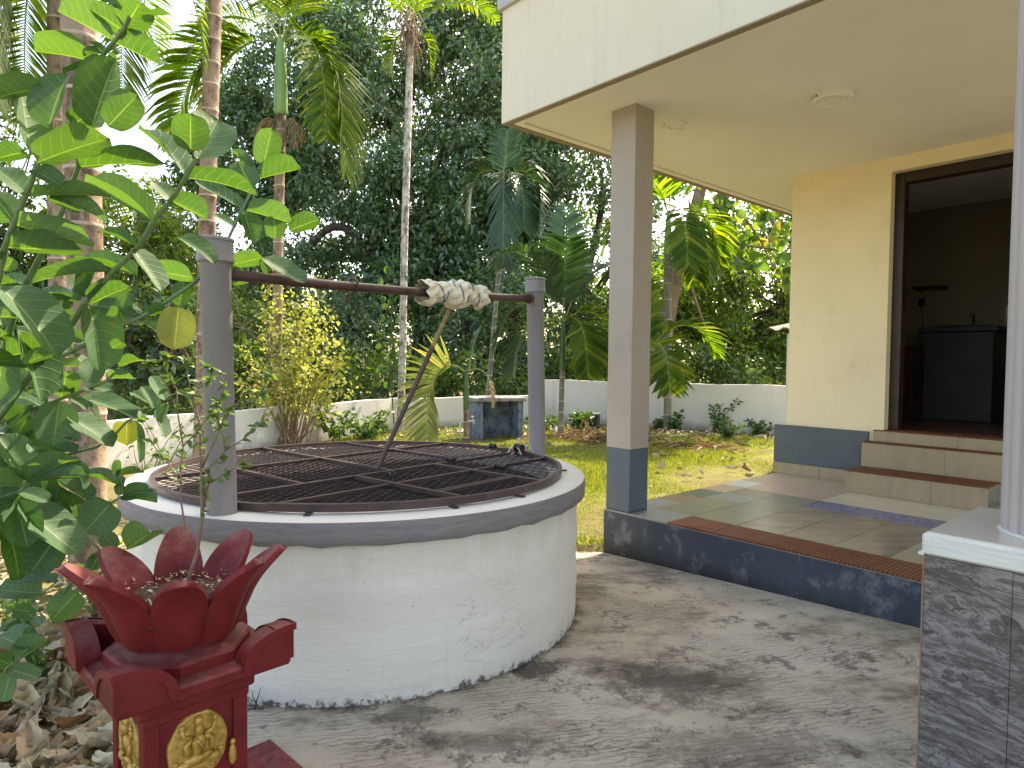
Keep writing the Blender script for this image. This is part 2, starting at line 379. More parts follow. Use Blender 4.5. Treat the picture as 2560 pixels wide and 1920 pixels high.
b = t.ramp(n, [(.3, (.09, .07, .035)), (.45, (.16, .135, .06)), (.6, (.19, .19, .06)), (.75, (.15, .18, .045))])
b = t.mix(t.ramp(t.noise(co, 30, 6, .7), [(.5, 0), (.7, .6)]), b, (.22, .17, .095)); t.col(b); t.bump(t.noise(co, 25, 6, .7), .8, .03); MA['soil'] = t.m
MA['bwall'] = None
t = MT('boundary_wall_paint', .85); co = t.coord(); zz = t.sep(co)[2]
b = t.ramp(t.noise(co, .8, 6), [(.3, (.60, .60, .56)), (.7, (.72, .71, .66))])
b = t.mix(t.ramp(t.noise(t.coord('pos', (5, 5, .35)), 1, 7, .7), [(.54, 0), (.75, .5)]), b, (.34, .34, .32))
b = t.mix(t.ramp(t.math('ADD', zz, t.math('MULTIPLY', t.noise(co, 5, 7, .7), .35)), [(.16, .7), (.34, 0)]), b, (.13, .12, .09))
t.col(b); t.bump(t.noise(co, 25, 5), .4, .01); MA['bwall'] = t.m
MA['tankgrey'] = plain('wash_stand_concrete', (.30, .295, .27), .85, .25, 6, .5, 25, dirt=((.06, .055, .045), 9, .5, .7))
MA['tankblue'] = plain('wash_stand_blue_paint', (.16, .21, .27), .8, .3, 5, .4, 25, dirt=((.04, .04, .04), 7, .48, .7))
MA['pvc'] = plain('white_pvc', (.7, .69, .65), .4, .05, 6, .0)
MA['asbestos'] = plain('corrugated_sheet', (.16, .15, .135), .9, .2, 6)
MA['shedwall'] = plain('shed_cream_paint', (.72, .69, .56), .8, .05, 2)
# --- planter
t = MT('planter_red_paint', .6, .25); co = t.coord('Object'); g = node(t.nt, 'NewGeometry'); nz = t.sep(g.outputs['Normal'])[2]
b = t.ramp(t.noise(co, 9, 6), [(.3, (.115, .009, .011)), (.7, (.175, .016, .019))])
wear = t.ramp(t.noise(co, 16, 8, .7), [(.44, 0), (.62, 1)])
b = t.mix(t.math('MULTIPLY', wear, t.ramp(nz, [(.15, 0), (.8, .55)])), b, (.27, .10, .105))
b = t.mix(t.ramp(t.noise(co, 60, 4, .7), [(.66, 0), (.74, .35)]), b, (.32, .16, .15))
b = t.mix(t.ramp(t.noise(co, 7, 8, .75), [(.54, 0), (.70, .8)]), b, (.022, .010, .011))
b = t.mix(t.math('MULTIPLY', t.ramp(nz, [(.55, 0), (.9, .5)]), t.ramp(t.noise(co, 11, 7, .7), [(.42, 0), (.6, 1)])), b, (.16, .10, .09))
t.col(b); t.bump(t.noise(co, 70, 5), .35, .003); MA['red'] = t.m
t = MT('gold_paint', .42, .5); co = t.coord('Object'); n = t.noise(co, 40, 6, .7)
t.col(t.ramp(n, [(.3, (.16, .085, .014)), (.5, (.46, .29, .065)), (.7, (.64, .44, .14))])); t.b.inputs['Metallic'].default_value = .35; t.bump(n, .4, .003); MA['gold'] = t.m
MA['potsoil'] = plain('potting_soil', (.06, .042, .028), .95, .5, 40, .9, 60, bdist=.01)
MA['debris'] = plain('dry_bits', (.38, .29, .19), .9, .4, 40, .2)
# --- plants
MA['ml_stem'] = plain('milkweed_stem', (.12, .19, .085), .55, .2, 20, .2)
MA['twig'] = plain('twig_bark', (.13, .085, .06), .8, .25, 30, .3)
MA['tulsistem'] = plain('tulsi_stem', (.20, .14, .10), .8, .25, 30, .2)
def trunkmat(name, c, dark, sc_=7, amt=.6):
    t = MT(name, .85, .3); co = t.coord('pos', (1, 1, 1)); n = t.noise(co, sc_, 8, .7)
    b = t.ramp(n, [(.3, vec(c, .8)), (.7, vec(c, 1.15))])
    b = t.mix(t.ramp(t.noise(t.coord('pos', (1, 1, .45)), sc_ * 1.5, 8, .75), [(.47, 0), (.58, amt)]), b, dark)
    t.col(b); t.bump(t.noise(t.coord('pos', (1, 1, 2.5)), 18, 6, .7), .7, .012); return t.m
MA['areca1'] = trunkmat('areca_bark_brown', (.31, .225, .155), (.065, .038, .026), 7, .75)
MA['areca2'] = trunkmat('areca_bark_pale', (.58, .54, .49), (.06, .05, .045), 8, .85)
MA['areca3'] = trunkmat('areca_bark_greygreen', (.22, .22, .17), (.09, .085, .065), 7, .4)
MA['ring'] = trunkmat('areca_ring_scar', (.50, .41, .32), (.22, .16, .11), 9, .4)
MA['shaft'] = plain('areca_crownshaft', (.25, .43, .16), .35, .15, 4, .1)
MA['shaftyoung'] = plain('young_areca_stem', (.06, .12, .035), .4, .3, 4, .1)
MA['rachis'] = plain('frond_rachis', (.20, .26, .07), .5, .15, 6, .1)
MA['dryfibre'] = plain('dry_palm_fibre', (.30, .215, .14), .95, .35, 20, .4)
MA['bark'] = trunkmat('tree_bark_dark', (.085, .062, .048), (.03, .022, .018), 4)
MA['barklight'] = trunkmat('tree_bark_light', (.25, .175, .115), (.10, .07, .05), 5)
MA['frond'] = leafmat('palm_leaflet', (.035, .085, .015), (.085, .15, .025), (.19, .22, .04), .6, .55, (2.4, 2.2, .35), .08)
MA['fronddark'] = leafmat('palm_leaflet_dark', (.018, .05, .022), (.04, .09, .035), (.07, .13, .05), .4, .2, (1.3, 1.5, .5))  # darker leaflets; carries the big tree's shade on the small dark palm as colour
MA['frondpale'] = leafmat('palm_leaflet_pale', (.06, .10, .05), (.11, .16, .08), (.20, .24, .14), .4, .35)
MA['frondyellow'] = leafmat('palm_leaflet_yellowing', (.10, .17, .05), (.30, .32, .09), (.52, .45, .16), .45, .35, (1.6, 1.7, .9))
MA['dryfrond'] = leafmat('dry_palm_leaflet', (.20, .13, .07), (.34, .24, .13), (.46, .35, .20), .7, .15, (1.2, 1.1, .8))
MA['treeleaf'] = leafmat('tree_leaf_dark', (.046, .094, .042), (.097, .175, .075), (.19, .25, .10), .36, .28, (1.6, 1.9, .6), .6)
MA['treeleafb'] = leafmat('tree_leaf_sheen', (.065, .125, .065), (.125, .21, .11), (.22, .28, .15), .32, .25, (1.5, 1.8, .6), .7)
MA['treeleaf2'] = leafmat('tree_leaf_mid', (.03, .07, .018), (.07, .13, .03), (.13, .18, .05), .4, .35)
MA['brightleaf'] = leafmat('tree_leaf_bright', (.05, .11, .015), (.12, .19, .03), (.24, .27, .05), .42, .45)
MA['yellowleaf'] = leafmat('bush_leaf_yellow_green', (.20, .25, .05), (.38, .39, .10), (.58, .54, .24), .5, .4, (1.7, 1.8, .8))
MA['shrubleaf'] = leafmat('shrub_leaf_dark', (.02, .05, .02), (.045, .09, .035), (.07, .12, .04), .3, .25)
MA['weedleaf'] = leafmat('weed_leaf', (.035, .085, .025), (.08, .15, .045), (.14, .2, .07), .5, .35)
MA['bigheart'] = leafmat('broad_leaf', (.04, .09, .025), (.09, .16, .04), (.30, .25, .06), .45, .45)
MA['tulsileaf'] = leafmat('tulsi_leaf', (.05, .105, .03), (.095, .17, .045), (.30, .27, .06), .5, .4)
MA['grassm'] = leafmat('grass_blade', (.13, .19, .03), (.28, .31, .06), (.48, .42, .15), .6, .35, (1.5, 1.6, .6))
t = MT('dry_leaf', .85, .2); g = node(t.nt, 'NewGeometry'); oi = node(t.nt, 'ObjectInfo')
rnd = t.math('FRACT', t.math('ADD', g.outputs['Random Per Island'], t.math('MULTIPLY', oi.outputs['Random'], 1.7)))
b = t.ramp(rnd, [(0, (.30, .235, .13)), (.35, (.50, .44, .29)), (.75, (.58, .54, .40)), (.92, (.36, .21, .10)), (1, (.20, .12, .065))])
b = t.mix(t.ramp(t.noise(t.coord(), 45, 6, .7), [(.5, 0), (.75, .45)]), b, (.16, .09, .045)); t.col(b); t.bump(t.noise(t.coord(), 60, 4), .5, .006); MA['dryleaf'] = t.m

# milkweed leaf with pale midrib and side veins laid out on the leaf's own coordinates
def milkmat(name, c1, c2, vein, trans, tc):
    t = MT(name, .55, .2); uv = t.sep(node(t.nt, 'TexCoord').outputs['UV']); oi = node(t.nt, 'ObjectInfo').outputs['Random']
    base = t.mix(oi, c1, c2); base = t.mix(t.ramp(t.noise(t.coord('Object'), 4, 5), [(.35, 0), (.7, .35)]), base, vec(c2, 1.25)); base = t.mix(t.ramp(t.noise(t.coord(), 26, 6, .7), [(.66, 0), (.72, .7)]), base, (.16, .12, .04))
    a = t.math('ABSOLUTE', t.math('MULTIPLY', t.math('SUBTRACT', uv[0], .5), 2.0))
    mid = t.math('LESS_THAN', a, t.math('MULTIPLY_ADD', uv[1], -.030, .050))
    ph = t.math('SUBTRACT', t.math('MULTIPLY', uv[1], 6.5), t.math('MULTIPLY', t.math('POWER', a, 1.5), 1.5))
    fr = t.math('ABSOLUTE', t.math('SUBTRACT', t.math('FRACT', ph), .5))
    lat = t.math('MULTIPLY', t.math('LESS_THAN', fr, .030), t.math('LESS_THAN', a, .86))
    vm = t.math('MAXIMUM', mid, t.math('MULTIPLY', lat, .55))
    colr = t.mix(vm, base, vein); t.col(colr)
    hb = t.math('SUBTRACT', 1.0, t.ramp(fr, [(0, 0), (.12, 1)])); t.bump(hb, .25, .003)
    tr = node(t.nt, 'BsdfTranslucent'); t.L(t.mix(1.0, colr, tc, 'MULTIPLY'), tr.inputs[0])
    mx = node(t.nt, 'MixShader'); mx.inputs[0].default_value = trans; out = t.nt.nodes['Material Output']
    t.L(t.b.outputs[0], mx.inputs[1]); t.L(tr.outputs[0], mx.inputs[2]); t.L(mx.outputs[0], out.inputs[0]); return t.m
MA['milk'] = milkmat('milkweed_leaf', (.045, .108, .045), (.088, .165, .092), (.21, .29, .16), .34, (1.35, 1.6, .2))
MA['milkyellow'] = milkmat('milkweed_leaf_yellowing', (.17, .22, .06), (.22, .24, .07), (.38, .40, .18), .34, (1.1, 1.15, .35))

# ================================================================== GROUND
WC = Vector((-.755, 3.483))                  # centre of the well
CONC = [(.66, 4.60), (.30, 4.66), (-.1, 4.75), (-.755, 4.75), (-1.5, 4.5), (-1.85, 3.9), (-1.9, 3.3), (-1.72, 2.75), (-1.35, 2.35), (-1.16, 2.05),
        (-1.2, 1.5), (-1.15, .4), (-1.3, -3.5), (6.5, -3.5), (6.5, 3.5), (3.4, 2.2), (2.0, 3.6)]
def ray_poly(ang, poly=CONC, c=WC):
    dx, dy = math.cos(ang), math.sin(ang); best = 1e9
    for i in range(len(poly)):
        x1, y1 = poly[i][0] - c.x, poly[i][1] - c.y; x2, y2 = poly[(i + 1) % len(poly)][0] - c.x, poly[(i + 1) % len(poly)][1] - c.y
        ex, ey = x2 - x1, y2 - y1; den = dx * ey - dy * ex
        if abs(den) < 1e-9: continue
        t = (x1 * ey - y1 * ex) / den; s = (x1 * dy - y1 * dx) / den
        if t > 0 and -1e-6 <= s <= 1 + 1e-6: best = min(best, t)
    return best
PSI = 0.71823; HX, HY = 0.6499, 4.5845
def tohouse(x, y):
    a, b = x - HX, y - HY
    return a * math.sin(PSI) - b * math.cos(PSI), a * math.cos(PSI) + b * math.sin(PSI)
def conc_z(x, y):
    u, v = tohouse(x, y)
    k = max(0, 1 - abs(min(v, 0)) / 1.1); k = k * k * (3 - 2 * k)
    return max(-.055, min(.035, -.05 + .042 * u)) * k
NA = 180
angs = [2 * math.pi * k / NA for k in range(NA)]
lim = [ray_poly(a) for a in angs]
m = MB(); prof = [i / 46 for i in range(47)]
vs = []
for k, a in enumerate(angs):
    for s_ in prof:
        wob = 1 if s_ < 1 else 1 + .012 * math.sin(k * 2.3) + .01 * math.sin(k * .7)
        r = 1.0 + (lim[k] * wob - 1.0) * s_
        x, y = WC.x + r * math.cos(a), WC.y + r * math.sin(a)
        vs.append((x, y, conc_z(x, y) + .003))
nP = len(prof); fs = []
for k in range(NA):
    j = (k + 1) % NA
    for i in range(nP - 1): fs.append((k * nP + i, k * nP + i + 1, j * nP + i + 1, j * nP + i))
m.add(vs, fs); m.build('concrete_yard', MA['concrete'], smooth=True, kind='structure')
# the soil sheet, sunk under the concrete, out to the horizon
m = MB(); vs = []; gp = [.96, 'a', 'b', 'c']; far = [4, 6, 8, 11, 15, 22, 40, 90, 300, 900]
rows = 0
for k, a in enumerate(angs):
    rr = [1.0, max(1.0, lim[k] - .12) , lim[k] + .02, lim[k] + .25]
    for f_ in far: rr.append(max(rr[-1] + .2, f_ + .0))
    for i, r in enumerate(rr):
        x, y = WC.x + r * math.cos(a), WC.y + r * math.sin(a)
        z = -.12 if i < 2 else (-.02 if i == 2 else .02 * math.sin(x * 1.3) * math.cos(y * 1.1))
        if r > 30: z -= .3
        vs.append((x, y, z))
    rows = len(rr)
fs = []
for k in range(NA):
    j = (k + 1) % NA
    for i in range(rows - 1): fs.append((k * rows + i, k * rows + i + 1, j * rows + i + 1, j * rows + i))
m.add(vs, fs); m.build('ground', MA['soil'], smooth=True, kind='structure')

# ================================================================== BOUNDARY WALLS
def garden_wall(name, label, pts, h, th=.14):
    root = thing(name, label, 'wall', (pts[0][0], pts[0][1], 0))
    m = MB(); cpg = MB()
    for i in range(len(pts) - 1):
        a, b = Vector(pts[i]), Vector(pts[i + 1]); L_ = (b - a).length; n = max(2, int(L_ / .5))
        d = (b - a) / L_; s_ = Vector((-d.y, d.x)) * th / 2
        for k in range(n):
            p, q = a + d * L_ * k / n, a + d * L_ * (k + 1) / n
            o0 = Vector(pts[0])
            h0 = h + .012 * math.sin(k * 1.7 + i); h1 = h + .012 * math.sin((k + 1) * 1.7 + i)
            quad = [p - s_ - o0, q - s_ - o0, q + s_ - o0, p + s_ - o0]
            vv = [(c.x, c.y, -.3) for c in quad] + [(quad[0].x, quad[0].y, h0), (quad[1].x, quad[1].y, h1), (quad[2].x, quad[2].y, h1), (quad[3].x, quad[3].y, h0)]
            m.add(vv, [(0, 1, 5, 4), (2, 3, 7, 6), (4, 5, 6, 7)] + ([(3, 0, 4, 7)] if k == 0 else []) + ([(1, 2, 6, 5)] if k == n - 1 else []))
    m.build('masonry', MA['bwall'], root)
    return root
garden_wall('boundary_wall', 'low white boundary wall running behind the well and yellow bush', [(-6.6, 2.4), (-4.3, 7.7), (-2.2, 11.95), (.62, 14.0)], .575)
garden_wall('boundary_wall', 'higher stained white boundary wall along the far edge of the lawn', [(.62, 14.05), (2.85, 13.05), (4.6, 12.05), (8.5, 9.8)], .89)

# ================================================================== HOUSE
HP = .2624; ZS = 2.977; LW = 2.4785
house = thing('house', 'cream painted house with tiled porch, square pillar and overhanging flat roof', 'house', (HX, HY, 0), PSI - math.pi / 2)
# porch platform
m = MB(); m.box(0, 4.2, 0, 2.9, -.3, HP - .012)
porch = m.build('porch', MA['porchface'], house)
m = MB(); m.box(.004, 4.19, .004, LW, HP - .012, HP - .009); m.build('grout_bed', MA['grout'], porch)
G = .0016
def tile(u0, u1, v0, v1, mt, z0=HP - .009, z1=HP, parent=porch, name='tile'):
    m = MB(); b = .0012
    u0 += G; u1 -= G; v0 += G; v1 -= G
    m.add([(u0, v0, z0), (u1, v0, z0), (u1, v1, z0), (u0, v1, z0), (u0, v0, z1 - b), (u1, v0, z1 - b), (u1, v1, z1 - b), (u0, v1, z1 - b),
           (u0 + b, v0 + b, z1), (u1 - b, v0 + b, z1), (u1 - b, v1 - b, z1), (u0 + b, v1 - b, z1)],
          [(0, 1, 5, 4), (1, 2, 6, 5), (2, 3, 7, 6), (3, 0, 4, 7), (4, 5, 9, 8), (5, 6, 10, 9), (6, 7, 11, 10), (7, 4, 8, 11), (8, 9, 10, 11)])
    return m.build(name, MA[mt], parent)
CU = [.222, .522, .838, 1.136, 1.43, 1.725, 2.02, 2.31, 2.6, 2.9, 3.2, 3.5, 3.8, 4.19]
LV = [.004, .30, .592, .885, 1.178, 1.505, 1.812, 2.16, LW]
for i, c in enumerate(['t_greybl', 't_greybl', 't_brownmot', 't_slate', 't_pink', 't_white', 't_sand', 't_pink']):
    tile(.004, .222, LV[i], LV[i + 1], c)
tile(.222, .522, .004, .30, 't_greybl')
for k in range(1, len(CU) - 1): tile(CU[k], CU[k + 1], .004, .285, 'ribbed', z1=HP + .002, name='ribbed_tile')
RV = [.285, .62, .915, 1.19, 1.478]
for r in range(4):
    for k in range(0, len(CU) - 1):
        v0 = .30 if (r == 0 and k == 0) else RV[r]
        if r == 3: c = 't_green' if k < 2 else ('t_blue' if k < 5 else 't_olive')
        else: c = 't_green' if k < 2 else ('t_olive' if k < 5 else 't_sand')
        if k == 0 and r == 2: c = 't_greybl'
        tile(CU[k], CU[k + 1], v0, RV[r + 1], c)
for r, (v0, v1) in enumerate(((1.478, 1.79), (1.79, 2.0), (2.0, 2.26), (2.26, LW))):
    for k in range(0, len(CU) - 1):
        if r >= 2 and 2 <= k < 5: continue
        if r == 1 and k < 2: v1_ = v1
        tile(CU[k], CU[k + 1], v0, v1, 't_pink' if k < 2 else 't_cream')
# pillar
m = MB(); m.bbox(.004, .209, .013, .213, HP + .002, .692, .004); pil = m.build('pillar', MA['pillarblue'], house)
m = MB(); m.bbox(.0025, .2105, .0115, .2145, .692, ZS + .03, .004); m.build('pillar_shaft', MA['taupe'], pil)
# walls
UW = .0727; UD = .9086; UD2 = 1.90; ZD = 2.8748; Z3 = .7354
m = MB()
m.box(UW, UD, LW, LW + .2, HP - .1, ZS + .05); m.box(UD, UD2, LW, LW + .2, ZD, ZS + .05); m.box(UD2, 4.2, LW, LW + .2, HP - .1, ZS + .05)
m.box(UD, UD2, LW + .02, LW + .2, HP - .1, Z3 - .01)
m.box(UW, UW + .2, LW + .2, 5.6, HP - .3, ZS + .05)
wall = m.build('wall', MA['cream'], house)
m = MB(); m.box(-.0302, .795, LW - .035, LW + .0, .366, .715); m.box(-.0302, UW, LW, 5.6, .1, .715); m.build('plinth', MA['plinth'], house)
m = MB(); m.box(-.0325, .40, LW - .038, LW - .0352, HP + .001, .364); sk = m.build('skirting_tile', MA['t_beige'], house)
m = MB(); m.box(.403, .80, LW - .038, LW - .0352, HP + .001, .364); m.build('skirting_tile', MA['t_beige'], house)
# steps
def step(u0, u1, v0, v1, z0, z1, joint):
    m = MB(); m.box(u0 + .004, u1 - .004, v0 + .006, v1, z0, z1 - .008); s_ = m.build('step', MA['t_slate'], house)
    for a, b in ((u0, joint), (joint, u1)):
        m = MB(); m.box(a + .001, b - .001, v0, v0 + .006, z0 + .001, z1 - .009); m.build('riser_tile', MA['t_beige'], s_)
    n = max(2, round((u1 - u0) / .32))
    for k in range(n):
        a, b = u0 + (u1 - u0) * k / n, u0 + (u1 - u0) * (k + 1) / n
        tile(a, b, v0 - .004, v1, 'ribbed', z1 - .008, z1, s_, 'tread_tile')
step(.8027, 1.76, 2.0008, 2.326, HP, .4366, 1.41)
step(.795, 1.86, 2.326, LW - .03, .4366, .6404, 1.40)
step(.837, 1.90, LW - .03, LW + .02, .6404, Z3, 1.45)
m = MB(); m.box(UD, UD2, LW + .02, LW + .2, Z3 - .008, Z3 + .002); m.build('door_sill', MA['ribbed'], house)
# door frame
fr = link('door_frame', None, house)
y0, y1 = LW + .085, LW + .195
for nm, b in (('jamb', (UD, UD + .075, y0, y1, Z3 + .002, ZD)), ('jamb', (UD2 - .075, UD2, y0, y1, Z3 + .002, ZD)), ('head', (UD + .075, UD2 - .075, y0, y1, ZD - .085, ZD))):
    m = MB(); m.bbox(*b, .006); m.build(nm, MA['darkwood'], fr)
# room behind the door
m = MB(); x0, x1, yy0, yy1, zz0, zz1 = UW + .2, 3.6, LW + .2, 4.75, Z3, 3.0
vs = [(x, y, z) for z in (zz0, zz1) for y in (yy0, yy1) for x in (x0, x1)]
m.add(vs, [(4, 6, 7, 5)], 0); m.add(vs, [(2, 6, 7, 3), (0, 4, 6, 2), (1, 3, 7, 5)], 0); m.add(vs, [(0, 1, 3, 2)], 1)
m.add([(UD2, yy0 + .001, zz0), (x1, yy0 + .001, zz0), (x1, yy0 + .001, zz1), (UD2, yy0 + .001, zz1), (x0, yy0 + .001, zz0), (UD, yy0 + .001, zz0), (UD, yy0 + .001, zz1), (x0, yy0 + .001, zz1)], [(0, 1, 2, 3), (4, 5, 6, 7)], 0)
m.build('room_lining', [MA['room'], MA['roomfloor']], house)
# wall tiles on the room's right
for r in range(3):
    for k in range(3):
        m = MB(); m.box(1.22 + k * .3, 1.515 + k * .3, 4.738, 4.748, 1.30 + r * .2, 1.495 + r * .2); m.build('wall_tile', MA['t_sand'], house)
# roof: fascia, soffit, top slab, drip edge, grey coping
RA, RB = -.6586, -.4138; RU, RVV = 6.4, 6.2
roof = link('roof', None, house)
m = MB(); m.box(RA, RU, RB, RB + .11, ZS, 3.768); m.box(RA, RA + .11, RB + .11, RVV, ZS, 3.768); m.build('fascia', MA['fascia'], roof)
m = MB(); m.box(RA + .11, RU, RB + .11, RVV, ZS + .012, 3.12); m.build('soffit', MA['soffit'], roof)
m = MB(); m.box(RA + .002, RU, RB + .002, RB + .052, ZS - .008, ZS); m.box(RA + .002, RA + .052, RB + .052, RVV, ZS - .008, ZS)
m.build('drip_edge', MA['drip'], roof)
m = MB(); m.box(RA + .055, RU, RB + .055, RB + .11, ZS - .003, ZS + .0); m.box(RA + .055, RA + .11, RB + .11, RVV, ZS - .003, ZS + .0); m.build('soffit_border', MA['soffit'], roof)
m = MB(); m.box(RA + .11, RU, RB + .11, RVV, 3.5, 3.7); m.build('roof_slab', MA['fascia'], roof)
m = MB(); m.bbox(RA - .03, RU, RB - .03, RB + .14, 3.768, 3.86, .006); m.bbox(RA - .03, RA + .14, RB + .14, RVV, 3.768, 3.8595, .006); m.build('coping', MA['trimgrey'], roof)

# the front veranda roof that the fluted column carries, above and right of the camera
m = MB(); m.box(2.25, 6.4, -4.6, RB - .05, 3.0, 3.14); m.build('veranda_slab', MA['soffit'], roof)
# things in the room and under the roof
HM = Matrix.Translation((HX, HY, 0)) @ Matrix.Rotation(PSI - math.pi / 2, 4, 'Z')
def hthing(name, label, cat, u, v, z, **kw):
    o = thing(name, label, cat, HM @ Vector((u, v, z)), PSI - math.pi / 2, **kw); return o
lamp = hthing('ceiling_lamp', 'round white surface lamp on the porch ceiling', 'lamp', 1.13, .83, ZS + .012)
m = MB(); m.lathe([(.0, 0), (.122, 0), (.125, -.004), (.125, -.034), (.119, -.040), (.100, -.040)], 40); m.build('housing', MA['lampwhite'], lamp, auto=40)
m = MB(); m.lathe([(.100, -.040), (.099, -.0385), (.06, -.037), (.0, -.0365)], 40); m.build('diffuser', MA['diffuser'], lamp, smooth=True)
for k, a in enumerate((-2.35, -2.30, -2.17, -2.02, -1.98, -1.94)):
    m = MB(); c, s_ = math.cos(a), math.sin(a)
    p = [(c * .1255 - s_ * dx, s_ * .1255 + c * dx, dz) for dx, dz in ((-.003, -.024), (.003, -.024), (.003, -.012), (-.003, -.012))]
    m.add(p, [(0, 1, 2, 3)]); m.build('vent_slot', MA['black'], lamp)
cab = hthing('kitchen_cabinet', 'dark low cabinet just inside the doorway beside the wash counter', 'cabinet', .60, 3.75, Z3)
m = MB(); m.bbox(-.16, .10, 0, .34, 0, .74, .006); m.build('body', MA['darkwood'], cab)
for k, a in enumerate((-.15, -.02)):
    m = MB(); m.bbox(a, a + .115, -.014, -.001, .03, .71, .004); d = m.build('door', MA['darkwood'], cab)
    m = MB(); hx = a + (.098 if k == 0 else .018); m.tube([(hx, -.016, .47), (hx, -.034, .48), (hx, -.040, .52), (hx, -.034, .56), (hx, -.016, .57)], .004, 6); m.build('handle', MA['chrome'], d, smooth=True)
cnt = hthing('wash_counter', 'grey wash counter with a sink inside the dark room', 'counter', .66, 4.1, Z3)
m = MB(); m.bbox(.0, .62, .0, .62, 0, .88, .008); m.build('base', MA['counter'], cnt)
m = MB(); m.bbox(-.02, .66, -.03, .63, .88, .93, .008); m.box(.10, .56, .08, .10, .93, .955); m.box(.10, .56, .5, .52, .93, .955); m.build('countertop', MA['counter'], cnt)
m = MB(); m.tube([(.3, .6, .93), (.3, .6, 1.06), (.3, .55, 1.09), (.3, .5, 1.07)], .012, 8); m.build('tap', MA['chrome'], cnt, smooth=True)
m = MB(); m.lathe([(0, .931), (.13, .932), (.135, .938), (.12, .942), (0, .943)], 16, c=(.42, .2)); m.build('sink_mat', MA['black'], cnt, smooth=True)
sh = hthing('wall_shelf', 'small dark shelf on the wall above the wash counter', 'shelf', .42, 4.52, 2.12)
m = MB(); m.bbox(0, .30, 0, .21, -.012, .012, .003); m.build('board', MA['black'], sh)
for a in (.04, .26):
    m = MB(); m.box(a - .006, a + .006, .05, .21, -.03, -.012); m.build('bracket', MA['black'], sh)
sk_ = hthing('wall_socket', 'small black wall socket with a hanging cable in the dark room', 'socket', .46, 4.735, 1.98)
m = MB(); m.bbox(-.03, .03, -.014, .012, -.04, .04, .003); m.build('plate', MA['black'], sk_)
m = MB(); m.tube([(0, -.012, -.03), (.01, -.02, -.12), (.03, -.015, -.22), (.0, -.02, -.33), (-.05, -.02, -.40)], .004, 6); m.build('cable', MA['black'], sk_, smooth=True)

# front pedestal with fluted column
ped = hthing('veranda_pillar', 'grey fluted column on a marble tiled pedestal with white ledge', 'pillar', 2.383, -1.352, 0)
m = MB(); m.box(.006, .522, .006, .522, -.05, .735); m.build('core', MA['grout'], ped)
for zz0, zz1 in ((-.03, .288), (.2895, .733)):
    for a, b in ((0, .208), (.2095, .5265)):
        m = MB(); m.box(a, b, -.003, .005, zz0, zz1, 0); m.build('marble_tile', MA['marble'], ped)
for zz0, zz1 in ((-.03, .288), (.2895, .733)):
    m = MB(); m.box(-.004, .004, .0055, .524, zz0, zz1); m.build('marble_tile', MA['marble'], ped)
m = MB(); m.box(-.0045, -.0005, -.0045, .0052, -.03, .734); m.build('tile_edge', MA['tile_edge'], ped)
m = MB(); m.bbox(-.008, .535, -.008, .535, .735, .798, .007); m.box(-.014, .0, -.012, .01, .734, .742); lg = m.build('ledge', MA['ledge'], ped)
m = MB(); m.box(.004, .528, .004, .528, .798, .8015); m.build('ledge_top', MA['ledgetop'], ped)
m = MB(); n = 20; prof = []
for k in range(n):
    for q in range(6):
        a = 2 * math.pi * (k + q / 6) / n; r = .134 + .014 * abs(math.sin(math.pi * q / 6)) ** .6
        prof.append((.27 + r * math.cos(a), .262 + r * math.sin(a)))
m.prism(prof, .8015, 3.0); m.build('fluted_shaft', MA['flute'], ped)
m = MB(); m.lathe([(.0, .8015), (.156, .8015), (.153, .806), (.14, .807)], 40, c=(.27, .262)); m.build('mortar_ring', MA['ledge'], ped, smooth=True)

# lean-to behind the house corner
sh = hthing('lean_to', 'pale lean-to wall with corrugated roof behind the house corner', 'shed', -.95, 4.5, 0)
m = MB(); m.box(.0, .9, 0, .18, -.2, 1.66); m.build('wall', MA['shedwall'], sh)
m = MB(); vs = []; nw = 26
for j, (yy, z) in enumerate(((-.22, 1.70), (.6, 1.82))):
    for k in range(nw + 1): vs.append((-.17 + 1.16 * k / nw, yy, z + .022 * math.sin(k * math.pi / 2.2)))
for k in range(len(vs)): pass
vs += [(x, y, z + .008) for x, y, z in vs]; n1 = nw + 1
fs = [(k, k + 1, n1 + k + 1, n1 + k) for k in range(nw)] + [(2 * n1 + k, 3 * n1 + k, 3 * n1 + k + 1, 2 * n1 + k + 1) for k in range(nw)] + [(k, 2 * n1 + k, 2 * n1 + k + 1, k + 1) for k in range(nw)]
m.add(vs, fs); m.build('corrugated_sheet', MA['asbestos'], sh)

# ================================================================== WELL
well = thing('well', 'round white well with grey rim, two posts and a pipe crossbar', 'well', (WC.x, WC.y, 0))
NS = 96
m = MB(); pr = [(.96, .612), (1.100, .612)]
for k in range(13): 
    z = .60 - .05 * k; pr.append((1.099 + .0015 * math.sin(k * 1.9) + (.0015 if k in (4, 9) else 0), z))
pr += [(1.104, -.03), (1.12, -.1)]
m.lathe(pr, NS)
for row, amp in ((5, .007), (6, .004), (10, .007), (11, .003)):
    for k in range(NS):
        x, y, z = m.v[row * NS + k]; q = 1 + amp * (.45 + .3 * math.sin(k * .37 + row) + .25 * math.sin(k * 1.1)); m.v[row * NS + k] = (x * q, y * q, z + .012 * math.sin(k * .5 + row))
m.build('well_wall', MA['wellwhite'], well, smooth=True)
m = MB(); m.lathe([(.96, .612), (.96, -.02), (.955, -3.0)], NS); m.build('shaft', MA['wellinside'], well, smooth=True)
m = MB(); m.lathe([(.96, -2.6), (0, -2.6)], NS); m.build('water', MA['water'], well)
m = MB(); pr = [(.955, .615), (.955, .697), (1.128, .698), (1.136, .694)]
m.lathe(pr, NS, 0)
